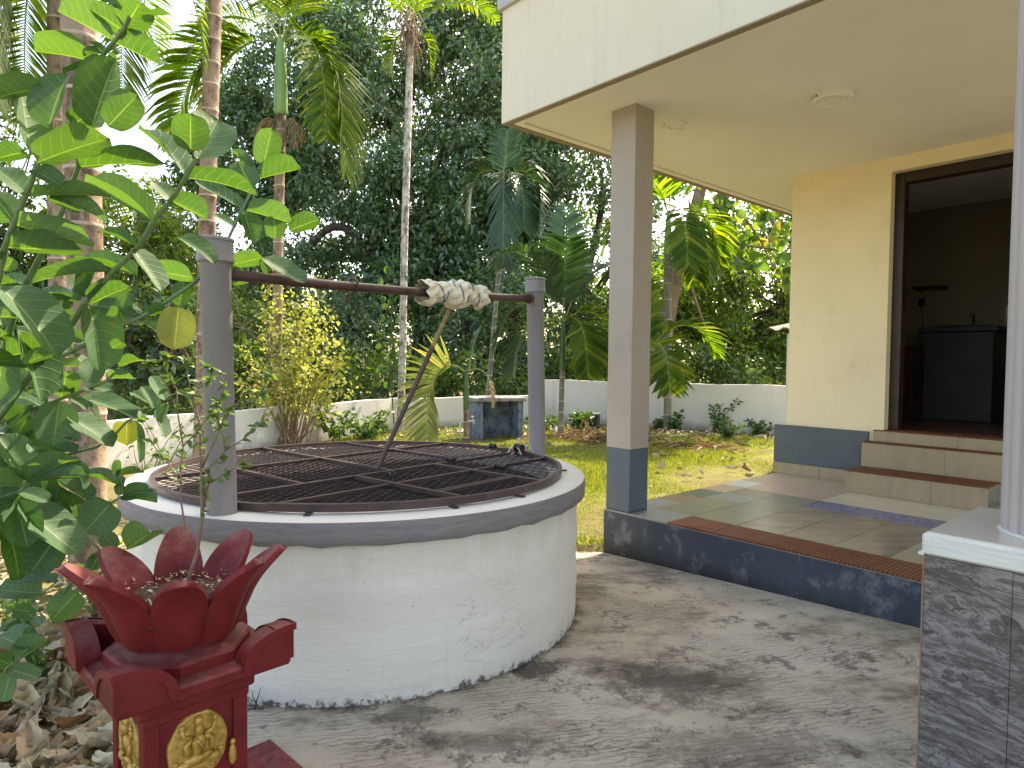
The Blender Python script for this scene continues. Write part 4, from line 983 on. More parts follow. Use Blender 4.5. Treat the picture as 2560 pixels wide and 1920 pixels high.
LEAVES = '''a1610,370,1830,10,400;a1650,430,1170,90,230;a1480,520,770,120,220;a1490,540,2100,830,170;a1590,120,1460,-160,220;a1960,180,2170,160,80;a1250,800,490,570,210;a1180,1650,1450,745,430;a620,1659,790,900,320
a430,2005,240,1090,340;a900,1620,1380,1355,260;a1400,1640,1780,1230,380;a600,1150,-50,1150,240;a1350,700,1150,510,80;a1400,700,1540,770,40;a1340,690,1080,720,90;a1240,830,800,900,60;a1180,900,1000,870,110
b480,540,1390,150,400;b1020,590,2150,450,230;c430,910,-60,190,220;b380,970,1430,880,150;b1970,1300,1100,780,170;b600,980,1060,1120,200;b640,1000,1460,1190,120;b360,970,-60,560,260;b180,1310,-100,950,350
b170,1330,1190,1640,230;b110,1640,1040,1700,280;b330,410,-100,480,220;b430,640,800,820,200;b1740,1620,1300,1385,90;c290,1290,30,970,170
c580,700,870,170,560;c500,620,500,110,400;c480,950,1390,1020,130;c250,1250,730,1480,220;c1170,1340,570,1030,140;c1310,1110,1090,700,300;c1280,800,1020,610,70;c1440,800,1550,320,300;c1400,960,1930,820,210;c1230,1370,1820,1530,130
c1190,1390,1330,1800,230;c1090,1600,800,1440,80;c1600,1750,1580,1430,250;c1780,1640,2160,1470,220
m1690,110,1955,290,95;m1690,110,1490,160,100;m1680,120,1730,215,60;m1600,255,1500,275,50;m1140,-20,1395,130,80;m1240,240,990,190,110;m1180,265,1150,425,105;Ym1150,430,1120,700,200;m850,50,1050,320,100
d0,590,870,1350,400;d1150,830,1430,1659,400;d1430,400,470,370,90;d1060,760,450,600,110;d1060,780,460,750,90;d1090,740,1000,420,220;d1100,740,1240,340,170;d1170,830,1670,550,260;d1250,850,1550,880,220;d930,1000,710,880,150
d1780,460,980,180,130;d220,1100,650,2050,360;d430,590,-50,480,130;d1900,970,2130,850,140;d1720,1000,1340,750,80;d1830,960,1640,800,60;d1850,1070,2200,1250,60;d1540,1640,1810,1510,130;d1450,1400,1580,1330,140
d100,1500,700,1380,180;d50,400,180,230,150;d1000,1330,1100,1180,200;d900,1200,1100,1300,150;d300,1600,700,1450,160;d0,1000,150,980,160;d-50,1300,100,1150,180;d950,850,800,800,140
e770,530,690,1110,430;e380,700,150,1080,260;e790,490,880,110,320;e1150,300,1230,-20,270;e1090,350,1440,350,110;e960,430,390,190,70;e1010,460,1880,700,160;e880,720,1500,1060,230;e900,490,1140,620,110;e350,1550,20,930,330
e360,1570,980,1200,330;e370,1590,1080,1440,120;e20,-80,60,590,230;e560,600,140,390,80;Ye1640,790,1640,1080,290;e1400,240,1760,200,110;e1980,600,1700,400,130;e2000,640,1860,320,150;e2140,520,1950,210,160;e1600,1640,1050,1370,110
e1770,790,1785,1330,70;e1520,1500,1530,1290,100;e1500,1510,1870,1410,60;e900,1000,1020,1050,120;e350,600,100,800,150;e-20,1400,260,1540,160;e700,1120,1010,1190,130;e1000,1300,1140,1659,110;e300,200,50,150,140;e2000,640,2160,1000,120;e2170,560,2060,800,120;e1100,430,1250,800,60;e380,1200,450,1090,140
f250,290,1010,990,400;f80,560,370,1270,380;f700,780,420,1180,420;f1440,300,1080,690,440;f1650,900,1960,660,330;f1000,490,800,650,220;f1580,200,1930,130,200;f1600,210,2040,280,90;f540,1470,-60,1400,270;f740,1310,120,1250,150
f1000,1450,680,1800,350;f740,20,1180,270,150;f820,470,460,340,120;f250,140,-80,250,210;f270,150,640,270,160;f60,400,-60,800,260;f1330,700,1500,880,200;f1290,950,1180,1160,170;f800,1050,640,1140,120;f1560,200,1540,40,110;f1000,320,1030,480,120;f1180,1200,1040,1230,100
g280,470,-20,330,270;g170,600,470,390,180;g70,675,400,750,140;g110,690,30,1000,170;g100,640,-60,560,160;g340,330,240,290,90;g340,180,420,240,110;g340,180,200,80,120;g300,120,130,90,140'''
mid_cache = [(o, W_) for o, W_ in STEMS]
for ent in LEAVES.replace('\n', ';').split(';'):
    yel = ent.startswith('Y'); ent = ent.lstrip('Y'); l = ent[0]; bx, by, tx, ty, wz = [float(q) for q in ent[1:].split(',')]
    Yb = LV_[l] + random.uniform(-.06, .06); Yb = 2.6 if (l in 'cm' and zpx(l, bx, by)[0] > 545) else Yb; b_ = PX(*zpx(l, bx, by), Yb)
    # snap the depth of the leaf base to the nearest stem
    pb = Vector(zpx(l, bx, by)); best = None
    for o, W_ in mid_cache:
        for i in range(len(W_) - 1):
            for f_ in (0, .25, .5, .75, 1):
                p = W_[i].lerp(W_[i + 1], f_) + SB; q = p - CAM; zz_ = q.dot(FW)
                sx, sy = 1280 + FPX * q.dot(RT) / zz_, 960 - FPX * q.dot(UP) / zz_
                dd = (Vector((sx, sy)) - pb).length
                if best is None or dd < best[0]: best = (dd, p, o)
    if best[0] < 26: Yb = best[1].y; b_ = PX(*zpx(l, bx, by), Yb)
    par = best[2]
    Lp = math.hypot(tx - bx, ty - by); s_ = ZO[l][2]; Lm = Lp * s_ / FPX * Yb; Wm = wz * s_ / FPX * Yb
    # leaves of this plant are about 0.6 as wide as long; a shorter look means it is foreshortened
    real_L = max(Lm, Wm / .72); dy = math.sqrt(max(0, real_L ** 2 - Lm ** 2)); dy *= random.choice((-1, -1, 1)); dy += random.uniform(-.03, .03) * (Lm / .2)
    tip = PX(*zpx(l, tx, ty), Yb + dy); ax = tip - b_; LL = ax.length; ax.normalize()
    view = ((b_ + tip) / 2 - CAM).normalized(); side = ax.cross(view).normalized(); nrm = side.cross(ax).normalized()
    realW = max(Wm, min(.62 * LL, Wm * 2.2)); ph = math.acos(min(1, Wm / realW))
    cands = [Matrix.Rotation(sg * ph, 3, ax) @ nrm for sg in (1, -1)]
    nr = max(cands, key=lambda v: abs(v.z))
    if nr.z < 0: nr = -nr
    sd_ = ax.cross(nr).normalized()
    realW *= 1.10
    mw = Matrix((sd_ * realW, ax * LL, nr * LL)).transposed().to_4x4(); mw.translation = b_ - SB
    link('leaf', TMY if yel else random.choice(TM), par, mw=mw)

# leaf pairs low on the stems, where the shrub is thick
def put_leaf(par, b_, ax, nr, LL, realW):
    ax = ax.normalized(); nr = (nr - ax * nr.dot(ax)).normalized(); sd_ = ax.cross(nr).normalized()
    mw = Matrix((sd_ * realW, ax * LL, nr * LL)).transposed().to_4x4(); mw.translation = b_; link('leaf', random.choice(TM), par, mw=mw)
for si, (o, W_) in enumerate(STEMS[:9]):
    tot = 0; side_ = 0
    for i in range(len(W_) - 1):
        f_lim = .62 if si in (1, 3) else (.55 if si in (0, 2) else .8)
        if i / (len(W_) - 1) > f_lim: break
        seg = W_[i + 1] - W_[i]; nst = max(1, int(seg.length / .085))
        for k in range(nst):
            p = W_[i].lerp(W_[i + 1], (k + .5) / nst); t_ = seg.normalized(); a0 = side_ * math.pi / 2 + random.uniform(-.4, .4); side_ += 1
            x_ = t_.cross(Vector((0, 0, 1))).normalized(); y_ = x_.cross(t_)
            for sg in (0, math.pi):
                d = (x_ * math.cos(a0 + sg) + y_ * math.sin(a0 + sg)) + t_ * random.uniform(.2, .6) + Vector((-.12, .10, random.uniform(-.25, .1)))
                q = (p + SB + d.normalized() * .15); 
                if (q - CAM).length < 1.35 or q.x > -1.0 - .16 * q.y: continue
                LL = random.uniform(.12, .19); put_leaf(o, p, d, Vector((random.gauss(0, .35), random.gauss(-.25, .35), 1)), LL, LL * random.uniform(.5, .66))
# ================================================================== PALMS
def frond(name, parent, p0, d0, L_, sag, ll, mat, nl=46, hang=.6, wid=.028, rad=.012, start=.16, roll=0, fwd=.6):
    """one feather leaf: midrib that bends under its weight with hanging leaflets on both sides"""
    m = MB(); p = Vector(p0); d = Vector(d0).normalized(); n = 18; pts = [p.copy()]; dirs = [d.copy()]
    for i in range(n):
        d = (d + Vector((0, 0, -1)) * sag / n * (1 + 1.2 * i / n)).normalized(); p = p + d * L_ / n; pts.append(p.copy()); dirs.append(d.copy())
    m.tube(pts, [rad * (1 - .85 * i / n) for i in range(n + 1)], 6, 0)
    h = Vector((0, 0, 1)); s0 = dirs[0].cross(h); s0 = s0.normalized() if s0.length > .05 else Vector((1, 0, 0))
    for k in range(nl):
        f_ = start + (1 - start) * (k + .5) / nl; i = min(n - 1, int(f_ * n)); q = pts[i].lerp(pts[i + 1], f_ * n - i); t_ = dirs[i]
        sd_ = t_.cross(h); sd_ = sd_.normalized() if sd_.length > .12 else s0
        sd_ = Matrix.Rotation(roll, 3, t_) @ sd_; upv = sd_.cross(t_)
        prof = math.sin(math.pi * min(1, (.18 + .82 * (k + 1) / nl))) ** .6 * .75 + .3
        for sg in (-1, 1):
            ln = ll * prof * random.uniform(.88, 1.1); dl_ = (sd_ * sg * random.uniform(.75, .95) + t_ * fwd * random.uniform(.75, 1.25) + upv * .15).normalized()
            a = q.copy(); wv = wid * random.uniform(.8, 1.2); wd = (t_ - dl_ * t_.dot(dl_)).normalized(); vs = []
            for j, (fl, ww) in enumerate(((0, .35), (.3, 1), (.65, .8), (1, .08))):
                if j: a = a + dl_ * ln * (fl - pf); dl_ = (dl_ + Vector((0, 0, -1)) * hang * random.uniform(.5, .8) * (fl)).normalized()
                pf = fl; vs += [a - wd * wv * ww / 2, a + wd * wv * ww / 2]
            m.add(vs, [(0, 1, 3, 2), (2, 3, 5, 4), (4, 5, 7, 6)], 1)
    return m.build(name, [MA['rachis'], mat], parent)
def trunk(parent, base, top, r0, r1, rings, mat, bulge=.004):
    m = MB(); base, top = Vector(base), Vector(top); H_ = (top - base).length; n = int(H_ / rings); pts, rad, mi = [], [], []
    z = 0; seq = []
    for k in range(n + 1):
        zz_ = k * rings + random.uniform(-.15, .15) * rings
        seq += [(zz_, 0), (zz_ + .010, 1), (zz_ + .028, 1), (zz_ + .038, 0)]
    seq = [(-.12, 0)] + [s for s in seq if .05 < s[0] < H_ - .02] + [(H_, 0)]
    for zz_, k in seq:
        f_ = max(0, zz_) / H_; w_ = .014 * math.sin(zz_ * 1.3 + base.x) * (1 - f_); pts.append(base.lerp(top, f_) + Vector((w_, 0, 0 if zz_ >= 0 else zz_))); rad.append((r0 + (r1 - r0) * f_ ** .5) * (1 + (.05 if zz_ < .2 else 0)) + bulge * k)
    nseg = 18; st = len(m.f); m.tube(pts, rad, nseg)
    for i, (zz_, k) in enumerate(seq[:-1]):
        if k == 1 and seq[i + 1][1] == 1:
            for j in range(nseg): m.m[st + i * nseg + j] = 1
    m.build('trunk', [mat, MA['ring']], parent, auto=40)
def dirv(az, el): return Vector((math.sin(R(az)) * math.cos(R(el)), math.cos(R(az)) * math.cos(R(el)), math.sin(R(el))))
# azimuth: 0 away from camera, 90 to the right, -90 to the left, 180 towards the camera
def palm(name, label, base, top, r0, r1, rings, bark, fronds, shaft=None, group='areca palms in the garden', fmat='frond', ll=.42, extra=None, nl=46, wid=.028):
    base = Vector(base); top = Vector(top); root = thing(name, label, 'palm', base, group=group)
    b0 = Vector((0, 0, 0)); t0 = top - base
    trunk(root, b0, t0, r0, r1, rings, bark)
    ct = t0
    if shaft:
        m = MB(); hh, sr_, smat = shaft; m.tube([t0 - Vector((0, 0, .02)), t0 + Vector((0, 0, .02)), t0 + Vector((0, 0, hh * .25)), t0 + Vector((0, 0, hh * .6)), t0 + Vector((0, 0, hh * .9)), t0 + Vector((0, 0, hh))], [sr_ * .95, sr_ * 1.15, sr_ * 1.18, sr_ * 1.0, sr_ * .7, sr_ * .5], 16); m.build('crownshaft', smat, root, smooth=True); ct = t0 + Vector((0, 0, hh * .93))
    for k, (az, el, L_, sag) in enumerate([f[:4] for f in fronds]):
        f = fronds[k]; opt = f[4] if len(f) > 4 else {}
        frond('frond', root, ct + dirv(az, 0) * .03 + Vector((0, 0, opt.get('dz', 0))), dirv(az, el), L_, sag, opt.get('ll', ll), MA[opt.get('mat', fmat)], opt.get('nl', nl), opt.get('hang', .6), opt.get('wid', wid), rad=opt.get('rad', .012), start=opt.get('start', .16), roll=opt.get('roll', 0), fwd=opt.get('fwd', .6))
    if extra: extra(root, t0)
    return root
p_ = PX(215, 1470, 3.63); p_.z = 0
palm('areca_palm', 'thick brown ringed palm trunk nearest to the milkweed shrub', (-2.335, 3.63, 0), (-2.37, 3.66, 7.2), .092, .083, .33, MA['areca1'],
     [(a, 50, 1.8, 1.6) for a in (20, 80, 140, 200, 260, 320)], (.9, .07, MA['shaft']))
palm('areca_palm', 'thinner palm trunk left of the thick ringed trunk', (-4.05, 5.9, 0), (-4.03, 5.95, 4.95), .085, .078, .30, MA['areca1'],
     [(-120, 30, 1.9, 5.5, dict(ll=.6, nl=60, hang=.9, mat='frondpale', wid=.034)), (-95, 20, 1.7, 5.5, dict(ll=.6, nl=60, hang=.9, mat='frondpale', wid=.034)), (-140, 5, 1.6, 4.5, dict(ll=.6, nl=60, hang=.9, mat='frondpale', wid=.034)), (-60, 25, 1.8, 5, dict(ll=.55, nl=60)), (95, 25, 1.7, 5, dict(ll=.5, nl=60)), (70, 50, 2.0, 3.0, dict(ll=.55)), (150, 50, 2.0, 2.9, dict(ll=.5, mat='frondpale')), (100, 65, 2.2, 2.4), (0, 60, 2.2, 2.2), (-150, 45, 2.1, 3.0, dict(ll=.55, mat='frondpale'))])
palm('areca_palm', 'straight pale ringed palm trunk rising behind the left well post', (-3.02, 6.4, 0), (-2.82, 6.45, 6.6), .082, .074, .215, MA['areca1'],
     [(a, 50, 1.8, 1.8) for a in (10, 75, 140, 200, 260, 320)], (.9, .07, MA['shaft']))
def inflo(root, t0):
    for sx in (-1, 1):
        m = MB()
        for k in range(26):
            a = Vector((sx * .09, -.03, -.10)); pts = [a]; d = Vector((sx * random.uniform(.3, 1), random.uniform(-.6, .4), random.uniform(-.4, .5))).normalized()
            for i in range(7): d = (d + Vector((random.gauss(0, .25), random.gauss(0, .2), -.45))).normalized(); a = a + d * random.uniform(.05, .085); pts.append(a)
            m.tube([t0 + q for q in pts], .006, 4, cap=False)
        m.build('dry_flower_stalks', MA['dryfibre'], root)
palm('areca_palm', 'areca palm with bright green crownshaft and sunlit drooping fronds', (-3.51, 9.8, 0), (-3.43, 9.85, 4.87), .078, .072, .27, MA['areca1'],
     [(-95, 22, 2.5, 2.3, dict(nl=50, ll=.95, hang=.75, wid=.058)), (95, 14, 2.4, 3.6, dict(nl=54, ll=.85, hang=.7, wid=.058)), (75, 45, 1.1, 2.6, dict(nl=30, ll=.6, wid=.05)), (-110, 5, 1.9, 2.3, dict(ll=.9, hang=.9, wid=.055)), (125, 25, 2.2, 3.4, dict(ll=.8, hang=.7, wid=.055)), (-60, 62, 2.2, 1.8, dict(ll=.65)), (20, 80, 2.2, .6, dict(ll=.6)), (170, 62, 1.9, 2.2, dict(ll=.6)), (-130, 40, 2.0, 2.4, dict(ll=.6)), (120, 60, 2.0, 1.5, dict(ll=.6))],
     (1.12, .082, MA['shaft']), extra=inflo)
def drytop(root, t0):
    m = MB()
    for k in range(60):
        a = t0 + Vector((random.gauss(0, .10), random.gauss(-.05, .08), random.uniform(-.05, .5))); d = Vector((random.gauss(0, .3), random.gauss(0, .3), -1)); pts = [a]
        for i in range(5): a = a + d.normalized() * .13 + Vector((random.gauss(0, .02), random.gauss(0, .02), 0)); pts.append(a)
        m.tube(pts, [.02, .018, .014, .01, .006, .003], 4, cap=False, flat=.4)
    m.build('dry_sheath', MA['dryfibre'], root)
palm('areca_palm', 'slender whitish palm trunk with black patches in the middle', (-1.96, 11.6, 0), (-1.82, 11.65, 6.9), .066, .060, .17, MA['areca2'],
     [(-80, 35, .85, 4.6), (80, 35, .85, 4.6), (0, 70, 2, 1.0), (150, 60, 2, 1.2), (-150, 60, 2, 1.2), (60, 60, 2, 1.2)], None, extra=drytop)
palm('areca_palm', 'small dark palm with hanging fronds in front of the big tree', (-.50, 11.9, 0), (-.20, 11.95, 3.55), .048, .040, .26, MA['areca3'],
     [(178, 50, 2.2, 5.6, dict(ll=.62, nl=54, hang=.3, wid=.04, fwd=1.7)), (-95, 70, 1.3, 5.0, dict(ll=.75, hang=1.1, wid=.045)), (95, 68, 1.4, 5.0, dict(ll=.75, hang=1.1, wid=.045)), (20, 82, 1.0, .4), (140, 50, 1.4, 5, dict(ll=.6, hang=1, wid=.045))], (1.0, .045, MA['shaftyoung']), fmat='fronddark')
palm('areca_palm', 'young palm with green stem and spreading fronds beside the far well post', (.82, 11.13, 0), (.84, 11.13, 1.15), .05, .042, .2, MA['areca3'],
     [(-95, 58, 1.7, 2.6, dict(ll=.62, hang=.5, wid=.072)), (100, 55, 1.5, 3.4, dict(ll=.6, mat='frond', wid=.085)), (-120, 75, 1.9, 1.6, dict(ll=.6, wid=.072)), (60, 72, 2.0, 1.6, dict(ll=.62, wid=.072)), (180, 78, 1.7, 1.4, dict(ll=.55, wid=.072)), (150, 35, 1.35, 3.2, dict(ll=.55, mat='frond', wid=.085)), (-70, 30, 1.5, 2.6, dict(ll=.6)), (10, 86, 2.0, .3, dict(ll=.5))], (.85, .042, MA['shaftyoung']), fmat='fronddark', nl=26, wid=.07)
palm('areca_palm', 'grey palm trunk behind the porch pillar with fronds spilling right', (2.92, 12.4, 0), (2.88, 12.45, 3.3), .075, .068, .3, MA['areca3'],
     [(80, 40, 1.7, 2.6, dict(ll=.65, wid=.072)), (100, 60, 1.9, 1.8, dict(ll=.65, wid=.072)), (-90, 45, 1.8, 2.4, dict(ll=.6)), (170, 30, 1.7, 3.2, dict(ll=.6, wid=.072)), (120, 5, 1.6, 2.6, dict(ll=.65, wid=.075)), (-140, 60, 1.8, 2, dict(ll=.6)), (20, 70, 2, 1), (-100, 5, 1.5, 2.6, dict(ll=.6)), (60, -10, 1.5, 2.2, dict(ll=.65, wid=.075))], (.8, .06, MA['shaft']), nl=28, wid=.07)
palm('areca_palm', 'grey-green palm sapling right of the young palm, half hidden by the pillar', (2.2, 10.9, 0), (2.2, 10.9, .75), .045, .04, .2, MA['areca3'],
     [(-75, 65, 1.6, 2.4, dict(ll=.6, wid=.075)), (80, 70, 1.7, 2.2, dict(ll=.6, wid=.075)), (170, 60, 1.5, 2.8, dict(ll=.55, wid=.075)), (0, 80, 1.6, 1)], (.6, .04, MA['shaftyoung']), nl=26, wid=.07)
def ybase(root, t0): pass
palm('areca_palm', 'small palm with one yellowing frond drooping behind the grate', (-.615, 9.0, 0), (-.62, 9.0, .62), .045, .036, .2, MA['areca1'],
     [(-118, 50, 1.35, 4.8, dict(ll=.60, nl=46, mat='frondyellow', wid=.04, hang=.32, roll=1.0)), (70, 82, .62, .8, dict(ll=.16, nl=22, mat='fronddark', start=.35)), (110, 40, .75, 3.6, dict(ll=.12, nl=12, mat='dryfrond', start=.5))], (.55, .034, MA['shaftyoung']), group='areca palms in the garden')
# far sunlit coconut palm at the left
palm('coconut_palm', 'far sunlit coconut palm between the left trunks and the big tree', (-12.5, 21.5, 0), (-11.9, 21.5, 6.0), .16, .13, .4, MA['areca1'],
     [(a, e, 3.0, 2.0, dict(ll=.9, wid=.06, nl=50)) for a, e in ((90, 30), (40, 50), (140, 35), (-90, 30), (-40, 50), (190, 45), (100, 60), (70, 5), (110, 0))], None, group=None, fmat='brightleaf')

# ================================================================== TREES AND BUSHES
def limb_path(a, b, n=7, bow=.12):
    a, b = Vector(a), Vector(b); L_ = (b - a).length; off = Vector((random.gauss(0, 1), random.gauss(0, 1), random.gauss(.3, .6))).normalized() * L_ * bow
    return [a.lerp(b, i / n) + off * math.sin(math.pi * i / n) for i in range(n + 1)]
def foliage(centers, radii, per, L_, W_, drop=.5, flat=.75, up=.6):
    """leaf positions round clump centres"""
    C_ = np.repeat(np.asarray(centers), per, 0); Rr = np.repeat(np.asarray(radii), per)[:, None]; n = len(C_)
    d = unit(rng.normal(size=(n, 3))); r = rng.random((n, 1)) ** .45
    P = C_ + d * r * Rr * [1, 1, flat]
    A = unit(d * .6 + rng.normal(size=(n, 3)) * .6 + [0, 0, -drop]); Nn = unit(rng.normal(size=(n, 3)) * .7 + d * .35 + [0, 0, up])
    return P, A, Nn, L_ * rng.uniform(.6, 1.25, n), W_ * rng.uniform(.7, 1.2, n)
def tree(name, label, base, trunk_top, r0, limbs, centers, radii, per, L_, W_, leafm, bark, group=None, cat='tree', drop=.5, flat=.75, crown='crown', twigs=True, mats=None):
    base = Vector(base); root = thing(name, label, cat, base, group=group); off = np.array(base)
    m = MB(); tp = limb_path(Vector((0, 0, -.2)), Vector(trunk_top) - base, 8, .04); m.tube(tp, [r0 * (1.35 if i == 0 else 1) * (1 - .45 * i / 8) for i in range(9)], 14); tk = m.build('trunk', bark, root, smooth=True)
    for (e, rr) in limbs:
        m = MB(); s_ = tp[random.choice((5, 6, 7, 8))]; pth = limb_path(s_, Vector(e) - base); m.tube(pth, [rr * (1 - .8 * i / (len(pth) - 1)) for i in range(len(pth))], 8); m.build('limb', bark, tk, smooth=True)
    if twigs:
        m = MB(); ends = [Vector(e) - base for e, _ in limbs] or [Vector(trunk_top) - base]
        for c in centers[:: max(1, len(centers) // 160)]:
            c = Vector(c) - base; e = min(ends, key=lambda q: (q - c).length); pth = limb_path(e, c, 4, .1); m.tube(pth, [.03, .024, .018, .012, .006], 4, cap=False)
        m.build('twigs', bark, root, kind='stuff')
    P, A, Nn, LL, WW = foliage(np.asarray(centers) - off, radii, per, L_, W_, drop, flat)
    mi = np.repeat(rng.choice(len(mats), len(centers), p=[.5, .38, .12][:len(mats)]), per) if mats else None
    link(crown, leaf_mesh(crown, P, A, Nn, LL, WW, mats or leafm, mi), root)
    return root
def blobs(n, c, r, keep=None, shell=.35):
    out = []
    while len(out) < n:
        d = rng.normal(size=3); d /= np.linalg.norm(d); q = (shell + (1 - shell) * rng.random()) ** .5; p = np.array(c) + d * q * np.array(r)
        if p[2] < .4: continue
        if keep is None or keep(p): out.append(p)
    return np.array(out)
def gapn(p, s=.55, ph=0): return math.sin(p[0] * s * 1.9 + ph) * math.sin(p[2] * s * 2.3 + 1 + ph) + math.sin(p[0] * s * 3.7 + p[2] * s * 2.9 + ph) * .6
def pxof(p):
    q = Vector(p) - CAM; z = q.dot(FW); return 1280 + FPX * q.dot(RT) / z, 960 - FPX * q.dot(UP) / z
SKYHOLES = [(975, 85, 45, 40), (860, 570, 70, 40), (1110, 55, 35, 25), (740, 560, 50, 40), (330, 260, 90, 190), (470, 130, 40, 50), (780, 690, 40, 35), (860, 360, 30, 30), (690, 250, 25, 40), (930, 690, 30, 25), (610, 620, 30, 25), (1240, 240, 22, 30)]
def notsky(p):
    x, y = pxof(p)
    for hx, hy, rx, ry in SKYHOLES:
        if ((x - hx) / rx) ** 2 + ((y - hy) / ry) ** 2 < 1: return False
    return True
# the big dark tree: crown in overhanging tiers
cc = []
cc.append(blobs(330, (-3.0, 22, 8.2), (5.6, 2.6, 4.9), lambda p: gapn(p) > -.75 and notsky(p)))
cc.append(blobs(150, (-1.6, 20.4, 6.3), (3.4, 1.5, 2.1), lambda p: gapn(p, .7, 1) > -.6 and notsky(p)))
cc.append(blobs(110, (-1.9, 20.4, 3.6), (3.0, 1.5, 1.7), lambda p: gapn(p, .7, 2) > -.5 and notsky(p)))
cc.append(blobs(70, (-6.2, 21, 4.4), (2.4, 1.5, 2.3), lambda p: gapn(p, .8, 3) > -.2 and notsky(p)))
cc.append(blobs(110, (-6.6, 22.4, 10.0), (2.6, 1.6, 3.2), lambda p: gapn(p, .7, 5) > -.5 and notsky(p)))
cc.append(blobs(120, (.6, 22.6, 11.0), (3.4, 1.6, 3.6), lambda p: gapn(p, .7, 6) > -.7 and notsky(p))); cc.append(blobs(130, (-3.2, 23, 12.6), (5.2, 1.5, 2.2), lambda p: gapn(p, .7, 7) > -.7 and notsky(p)))
cc.append(blobs(150, (-9.4, 22.5, 7.0), (2.0, 1.4, 3.8), lambda p: gapn(p, .8, 8) > -.3 and notsky(p)))
cc.append(blobs(190, (-3.4, 24.6, 7.5), (6.5, 1.2, 6.0), lambda p: gapn(p, .6, 9) > -.6 and notsky(p)))
cen = np.concatenate(cc); rad = rng.uniform(.45, .85, len(cen))
limbs = [((-5.5, 21.5, 6.2), .22), ((-1.0, 21, 6.5), .24), ((-4.2, 22.5, 9.2), .2), ((-1.5, 22.5, 10), .2), ((-7.5, 22, 7.5), .16), ((.8, 21.5, 8.5), .17), ((-3.0, 20, 5.0), .15), ((-2.5, 22, 11.5), .14), ((-6.5, 21, 3.6), .12)]
big = tree('evergreen_tree', 'huge dark evergreen tree filling the centre behind the boundary wall', (-2.9, 21.6, 0), (-2.8, 21.6, 5.2), .62, limbs, cen, rad, 105, .205, .095, MA['treeleaf'], MA['bark'], 'trees beyond the boundary wall', drop=.75, mats=[MA['treeleaf'], MA['treeleafb'], MA['treeleaf2']])
m = MB(); arch = [PX(x, y, 20.4) - Vector((-2.9, 21.6, 0)) for x, y in ((985, 760), (955, 700), (905, 610), (880, 580), (855, 567), (830, 568), (805, 582), (785, 605), (760, 640))]; m.tube(arch, [.19, .17, .15, .14, .13, .12, .11, .10, .09], 10); m.build('arched_limb', MA['bark'], big, smooth=True)
cen = blobs(170, (2.6, 21.5, 6.4), (3.2, 2.2, 5.0), lambda p: gapn(p, .7, 4) > -.7)
tree('evergreen_tree', 'dark evergreen tree behind the roof corner right of the big tree', (2.4, 21.8, 0), (2.4, 21.8, 4.2), .35, [((1.2, 21, 6), .14), ((3.8, 21.5, 6.5), .14), ((2.6, 22, 8.5), .14)], cen, rng.uniform(.45, .8, len(cen)), 110, .205, .095, MA['treeleaf'], MA['bark'], 'trees beyond the boundary wall', drop=.7, mats=[MA['treeleaf'], MA['treeleafb'], MA['treeleaf2']])
# lower dark shrubs behind the wall
for (lab, c, r, n, mt, ln) in (('dark shrub filling the gap under the big tree behind the wall', (-4.6, 16.6, 1.9), (1.6, .9, 1.7), 60, 'treeleaf', .18), ('dark shrub behind the wall right of the rod', (-.6, 17.4, 2.0), (1.7, .9, 1.9), 64, 'treeleaf', .18), ('dark shrub behind the wall between the far post and the pillar', (2.0, 16.8, 2.0), (1.4, .9, 1.9), 56, 'treeleaf2', .17)):
    cen = blobs(n, c, r, None, .1); tree('shrub', lab, (c[0], c[1], 0), (c[0], c[1], c[2]), .07, [((c[0] - .6, c[1], c[2] + .3), .04), ((c[0] + .6, c[1], c[2] + .4), .04)], cen, rng.uniform(.3, .5, n), 60, ln, ln * .42, MA[mt], MA['bark'], 'shrubs behind the boundary wall', cat='shrub')
# sunlit trees at the left
cen = blobs(150, (-9.4, 15.5, 3.0), (2.5, 1.8, 2.5), lambda p: notsky(p), .2)
tree('leafy_tree', 'sunlit yellow-green tree behind the wall left of the well post', (-9.3, 15.6, 0), (-9.3, 15.6, 2.2), .14, [((-10, 15.2, 3.2), .07), ((-8.6, 15.3, 3.6), .07)], cen, rng.uniform(.35, .6, len(cen)), 75, .19, .075, MA['brightleaf'], MA['barklight'], 'trees beyond the boundary wall')
cen = blobs(240, (-11.9, 14.5, 4.0), (2.3, 1.8, 3.9), lambda p: notsky(p) and gapn(p, .8) > -.5, .2)
tree('leafy_tree', 'open branched tree behind the palm trunks at the left edge', (-12.5, 14.6, 0), (-12.5, 14.6, 2.6), .12, [((-13.2, 14.3, 3.6), .06), ((-11.6, 14.4, 3.8), .06)], cen, rng.uniform(.35, .6, len(cen)), 42, .19, .075, MA['treeleaf2'], MA['bark'], 'trees beyond the boundary wall')
cen = blobs(90, (-6.3, 14.3, 1.6), (1.5, 1.0, 1.4), None, .1)
tree('leafy_bush', 'bright green bush behind the wall beside the left well post', (-6.3, 14.4, 0), (-6.3, 14.4, 1.2), .06, [((-6.8, 14.2, 1.8), .03), ((-5.8, 14.2, 1.9), .03)], cen, rng.uniform(.3, .5, len(cen)), 60, .15, .07, MA['brightleaf'], MA['barklight'], 'trees beyond the boundary wall', cat='bush')
# dark shrub in front of the left wall
cen = blobs(60, (-5.0, 9.2, 1.35), (.8, .5, .9), None, .1)
tree('shrub', 'dark glossy leaved shrub between the palm trunks and left post', (-5.0, 9.25, 0), (-5.0, 9.25, 1.0), .03, [((-5.3, 9.1, 1.5), .015), ((-4.7, 9.1, 1.6), .015)], cen, rng.uniform(.18, .3, len(cen)), 34, .15, .07, MA['shrubleaf'], MA['twig'], cat='shrub')
